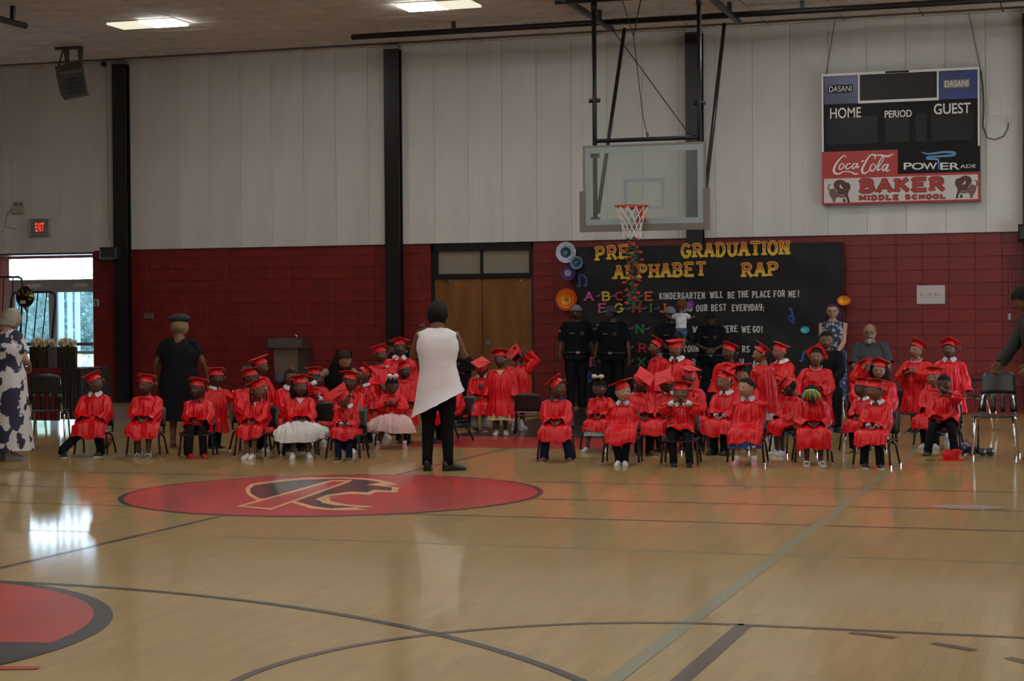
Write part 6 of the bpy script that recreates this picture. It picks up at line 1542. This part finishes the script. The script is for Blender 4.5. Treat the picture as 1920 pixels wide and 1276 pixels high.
# black metal rack panels by the entrance
def rack(u0, u1, v0, v1, y, label, skew):
    a, b = at_y(u0, v0, y), at_y(u1, v1, y); w = b[0] - a[0]; h = a[2]
    r_ = thing('metal_rack', label, 'rack', (a[0], y, 0), 0, 'black metal rack panels')
    top_ = h
    MB().tube([(-skew, 0, 0), (-skew * .05, 0, top_ - .12), (.02, 0, top_ - .03), (.08, 0, top_), (w - .08, 0, top_), (w - .02, 0, top_ - .03), (w, 0, top_ - .12), (w - skew, 0, 0)], .017, 8).build('outer_frame', M['black_metal'], r_, True)
    n = 5
    for i in range(1, n):
        x = w * i / n; MB().tube([(x - skew, 0, .1), (x, 0, top_ - .01)], .009, 6).build('bar', M['black_metal'], r_)
    MB().tube([(-skew * .9, 0, .12), (w - skew * .9, 0, .12)], .012, 6).build('rail', M['black_metal'], r_)
    for q in (0, w): MB().tube([(q - skew, -.18, .012), (q - skew, .18, .012)], .014, 6).build('foot', M['black_metal'], r_)
rack(22, 104, 548, 548, 24.8, 'black metal rack panel with curved corners behind the balloon', .22)
rack(-45, 42, 520, 520, 25.6, 'taller black metal rack panel at the left edge', .12)
# ------------------------------------------------------------------ things on the walls and ceiling
def wbox(name, u0, v0, u1, v1, mat, label, cat, d=.06, yf=None, parts=()):
    yf = YW if yf is None else yf
    a, b = oy(u0, v0, yf), oy(u1, v1, yf)
    t = thing(name, label, cat, ((a[0] + b[0]) / 2, yf, (a[2] + b[2]) / 2))
    w, h = b[0] - a[0], a[2] - b[2]
    chamfer_box(w, d, h, min(.01, d / 3)).build('housing', mat, t, False, (0, -d / 2, 0))
    return t, w, h
t, w, h = wbox('exit_sign', 61, 412, 95, 442, plain((.30, .30, .29), .5), 'red lit EXIT sign in a wire cage', 'exit sign', .06, YW - .05)
fit_text('lettering', 'EXIT', emission('exit_red', (1., .05, .03), 1.6), t, -w * .24, w * .24, -h * .22, h * .30, -.063, .02)
cg = MB()
for i in range(7): x = -w * .55 + w * 1.1 * i / 6; cg.tube([(x, -.02, -h * .55), (x, -.12, -h * .5), (x, -.12, h * .5), (x, -.02, h * .55)], .004, 4)
for i in range(6): z = -h * .5 + h * i / 5; cg.tube([(-w * .55, -.12, z), (w * .55, -.12, z)], .004, 4)
cg.build('wire_cage', plain((.12, .12, .12), .5), t)
t, w, h = wbox('emergency_light', 26, 386, 49, 400, M['beige'], 'white emergency light box above the entrance', 'emergency light', .08, YW - .05)
for q in (-.06, .06): MB().tube([(q, -.04, h / 2), (q, -.06, h / 2 + .05)], [.03, .035], 10).build('lamp_head', plain((.2, .2, .2), .4), t)
a, b, c, e_ = (oy(u, v, YW - .06) - np.array(t.location) for u, v in ((26, 388), (12, 402), (10, 425), (28, 429)))
MB().tube([tuple(a), tuple(b), tuple(c), tuple(e_)], .008, 5).build('conduit', plain((.3, .3, .3), .5), t, True)
t, w, h = wbox('thermostat', 177, 561, 186, 574, plain((.5, .49, .46), .5), 'small pale switch plate on red wall beside the entrance', 'switch', .03)
MB().box((-.02, -.035, -.05), (.02, -.029, .05)).build('switch', plain((.04, .04, .04), .4), t)
t, w, h = wbox('wall_box', 271, 586, 289, 598, plain((.13, .075, .06), .5), 'small grey box on the red wall behind the woman in black hat', 'wall box', .05)
MB().box((-w * .4, -.056, -h * .35), (w * .4, -.049, h * .35)).build('cover', plain((.16, .10, .08), .5), t)
t, w, h = wbox('fire_switch', 1890, 587, 1896, 600, plain((.35, .35, .35), .4), 'small metal switch box on conduit at the right', 'switch', .05)
MB().tube([(0, -.02, h / 2), (0, -.02, 1.0 - .1)], .012, 8).build('conduit', M['red_block'], t)
# small speaker on the column, pulley and wire
def box_speaker(u0, v0, u1, v1, y, label):
    a, b = oy(u0, v0, y), oy(u1, v1, y); t = thing('wall_speaker', label, 'speaker', ((a[0] + b[0]) / 2, y, (a[2] + b[2]) / 2)); w, h = b[0] - a[0], a[2] - b[2]
    chamfer_box(w, .2, h, .03).build('housing', plain((.012, .012, .013), .5), t, False, (0, -.1, 0)); MB().box((-w * .38, -.205, -h * .36), (w * .38, -.199, h * .36)).build('grille', plain((.03, .03, .03), .7), t)
box_speaker(196, 464, 228, 486, YW - .22, 'small black speaker on the column near the entrance')
box_speaker(1910, 421, 1936, 452, YW - .22, 'small black speaker on the column at the right edge')
pq = oz(195, 116, ZC - .06)
py_ = YW - .15
pq = oy(195, 120, py_)
t = thing('cable_pulley', 'black pulley with thin cable beside the first column', 'pulley', tuple(pq))
MB().tube([(0, -.02, 0), (0, .02, 0)], .05, 14).build('wheel', M['black_metal'], t, True)
MB().box((-.012, -.03, -.01), (.012, .03, 6.2 - pq[2])).build('bracket', M['black_metal'], t)
MB().tube([(.045, 0, 0), (.075, 0, -3.2)], .005, 5).build('cable', M['black_metal'], t)
# hanging loudspeaker
sq_ = oy(135, 152, 27.6)
t = thing('ceiling_speaker', 'large loudspeaker hung tilted from the ceiling on a steel bracket', 'speaker', tuple(sq_))
bx = chamfer_box(.42, .40, .50, .03).build('cabinet', principled('olive_grey_cabinet', (.085, .080, .068), .6), t, False, None, (radians(24), radians(-14), radians(38)))
gr = MB().box((-.17, -.206, -.20), (.17, -.2, .20)).build('grille', plain((.04, .038, .034), .7), bx)
for q in range(4): MB().box((-.12, -.212, -.15 + .08 * q), (.12, -.205, -.11 + .08 * q)).build('horn_slot', plain((.01, .01, .01), .6), bx)
zt_ = ZC - sq_[2]
MB().box((-.30, -.05, zt_ - .04), (.20, .05, zt_)).build('ceiling_plate', plain((.05, .048, .042), .5), t)
for x_ in (-.10, .17): MB().prism([(x_ - .05, zt_ - .03), (x_ + .05, zt_ - .03), (x_ + .03, .20), (x_ - .01, .20)], -.02, .02).build('bracket_arm', plain((.07, .066, .058), .5), t)
MB().tube([(-.2, .05, zt_ - .05), (-.32, .1, zt_ * .5), (-.36, .1, .12), (-.28, .1, -.10), (-.2, .1, .0)], .014, 6).build('speaker_cable', M['black_metal'], t, True)
# poster on the red wall
pa_, pb_ = oy(1719, 535), oy(1772, 569)
t = thing('poster', 'white paper sign reading HISPANIC on the red wall', 'poster', ((pa_[0] + pb_[0]) / 2, YW - .012, (pa_[2] + pb_[2]) / 2)); w, h = pb_[0] - pa_[0], pa_[2] - pb_[2]
MB().box((-w / 2, -.004, -h / 2), (w / 2, .004, h / 2)).build('sheet', plain((.50, .46, .45), .35), t)
cs = [(.45, .05, .05), (.6, .3, .03), (.4, .4, .1), (.45, .08, .05), (.6, .35, .05), (.1, .2, .2), (.4, .05, .08), (.6, .4, .08)]
for i, ch in enumerate('HISPANIC'):
    x = -w * .37 + w * .78 * i / 7.6; letter(ch, (x, x + .027, -.02, .02), -.0055, plain(cs[i], .6), t, .007)
MB().box((-w * .32, -.0055, -.042), (w * .35, -.0045, -.036)).build('small_print', plain((.32, .30, .28), .6), t)
# water fountain
fa, fb_ = oy(502, 634, YW - .45), oy(566, 652, YW - .45)
t = thing('drinking_fountain', 'steel wall drinking fountain with brown lower panel', 'drinking fountain', ((fa[0] + fb_[0]) / 2, YW, 0)); w = fb_[0] - fa[0]; z1 = fa[2]; z0 = fb_[2]
fm = MB().prism([(-w / 2, z0), (w / 2, z0), (w / 2, z1), (-w / 2, z1)], -.45, -.02).build('basin', M['steel'], t)
MB().box((-w * .45, -.452, z0 + .04), (w * .2, -.448, z0 + .09)).build('push_bar', plain((.15, .15, .16), .3, .5), fm)
MB().tube([(w * .25, -.3, z1), (w * .25, -.3, z1 + .05), (w * .15, -.3, z1 + .07)], .012, 8).build('spout', M['chrome'], fm, True)
MB().prism([(-w * .36, z0 - .56), (w * .28, z0 - .56), (w * .32, z0), (-w * .40, z0)], -.36, -.02).build('lower_panel', plain((.16, .105, .075), .55), t)
MB().box((w * .30, -.34, z0 - .6), (w * .5, -.02, z0)).build('side_panel', plain((.05, .03, .03), .6), t)
q = brush('chalk_mark', [[(lambda z: (z[0], z[2]))(oy(u, v, YW - .37)) for u, v in ((518, 697), (518, 708), (525, 714), (533, 708), (535, 696))]], -.372, bl, None, .02)
q.parent = t; q.location = (-t.location[0], 0, 0)
# ------------------------------------------------------------------ small things on the floor
p = oz(1785, 862)
t = thing('fallen_cap', 'red graduation cap lying upside down beside the seated boy', 'cap', (p[0], p[1], 0), facing(p, 12))
b_ = MB().box((-.12, -.12, 0), (.12, .12, .008)).build('mortarboard', M['cap'], t)
V, Fc = loft_mesh([((0, .0, .005), EX, EY, .085, .09, .09, .02), ((0, 0, .06), EX, EY, .092, .098, .098, .03), ((.012, 0, .105), EX, EY, .088, .10, .10, .05)], 32, 4, 7, 5, .006)
shaped('skullcap', V, Fc, M['cap'], t)
p = oz(1775, 842)
t = thing('water_bottle', 'clear plastic water bottle under the boy rubbing his face', 'bottle', (p[0], p[1], 0))
MB().tube([(0, 0, 0), (0, 0, .12), (0, 0, .15), (0, 0, .165)], [.036, .036, .028, .014], 12).build('bottle_body', principled('clear_plastic', (.55, .56, .58), .15, 0, .5, **{'Transmission Weight': .6}), t, True)
MB().tube([(0, 0, .165), (0, 0, .185)], .016, 10).build('bottle_cap', plain((.6, .6, .62), .5), t)
p = oz(1812, 852)
t = thing('soft_bag', 'purple patterned soft bag on the floor beside the fallen cap', 'bag', (p[0], p[1], 0))
pm_ = principled('purple_print', (.05, .03, .16), .5); add_noise_colour(pm_, (.03, .02, .12), (.32, .28, .42), (25, 25, 25), 2, .5, .65)
MB().ball((-.05, 0, .065), (.075, .06, .065), 14, 9).ball((.06, .02, .055), (.07, .06, .055), 14, 9).build('bag_body', pm_, t, True)
MB().tube([(-.05, 0, .12), (0, 0, .16), (.05, 0, .11)], .006, 6).build('strap', plain((.03, .02, .07), .6), t, True)
p = oz(1846, 853)
t = thing('binoculars', 'small black binoculars lying under the empty chair', 'binoculars', (p[0], p[1], .0), .4)
for q in (-.045, .045):
    MB().tube([(q, -.06, .04), (q, .0, .04), (q, .07, .036)], [.042, .040, .028], 14).build('barrel', plain((.012, .012, .013), .35), t, True); MB().tube([(q, -.063, .04), (q, -.056, .04)], .043, 14).build('lens_ring', plain((.05, .05, .055), .3), t, True)
MB().box((-.03, -.02, .03), (.03, .02, .055)).build('bridge', plain((.012, .012, .013), .4), t)
p = oz(182, 843)
t = thing('basketball', 'brown basketball on the floor behind the boy at the left end', 'ball', (p[0] - .06, p[1] + .25, .115))
MB().ball((0, 0, 0), .115, 20, 14).build('ball_skin', principled('brown_leather', (.20, .07, .025), .6), t, True)
sm_ = MB()
for k in range(2): sm_.tube([(.1155 * cos(a) * (1 if k else .01), .1155 * sin(a), .1155 * cos(a) * (0.01 if k else 1)) for a in np.linspace(0, 6.283, 33)], .003, 4, cap=False)
sm_.build('seam', plain((.02, .01, .01), .7), t)
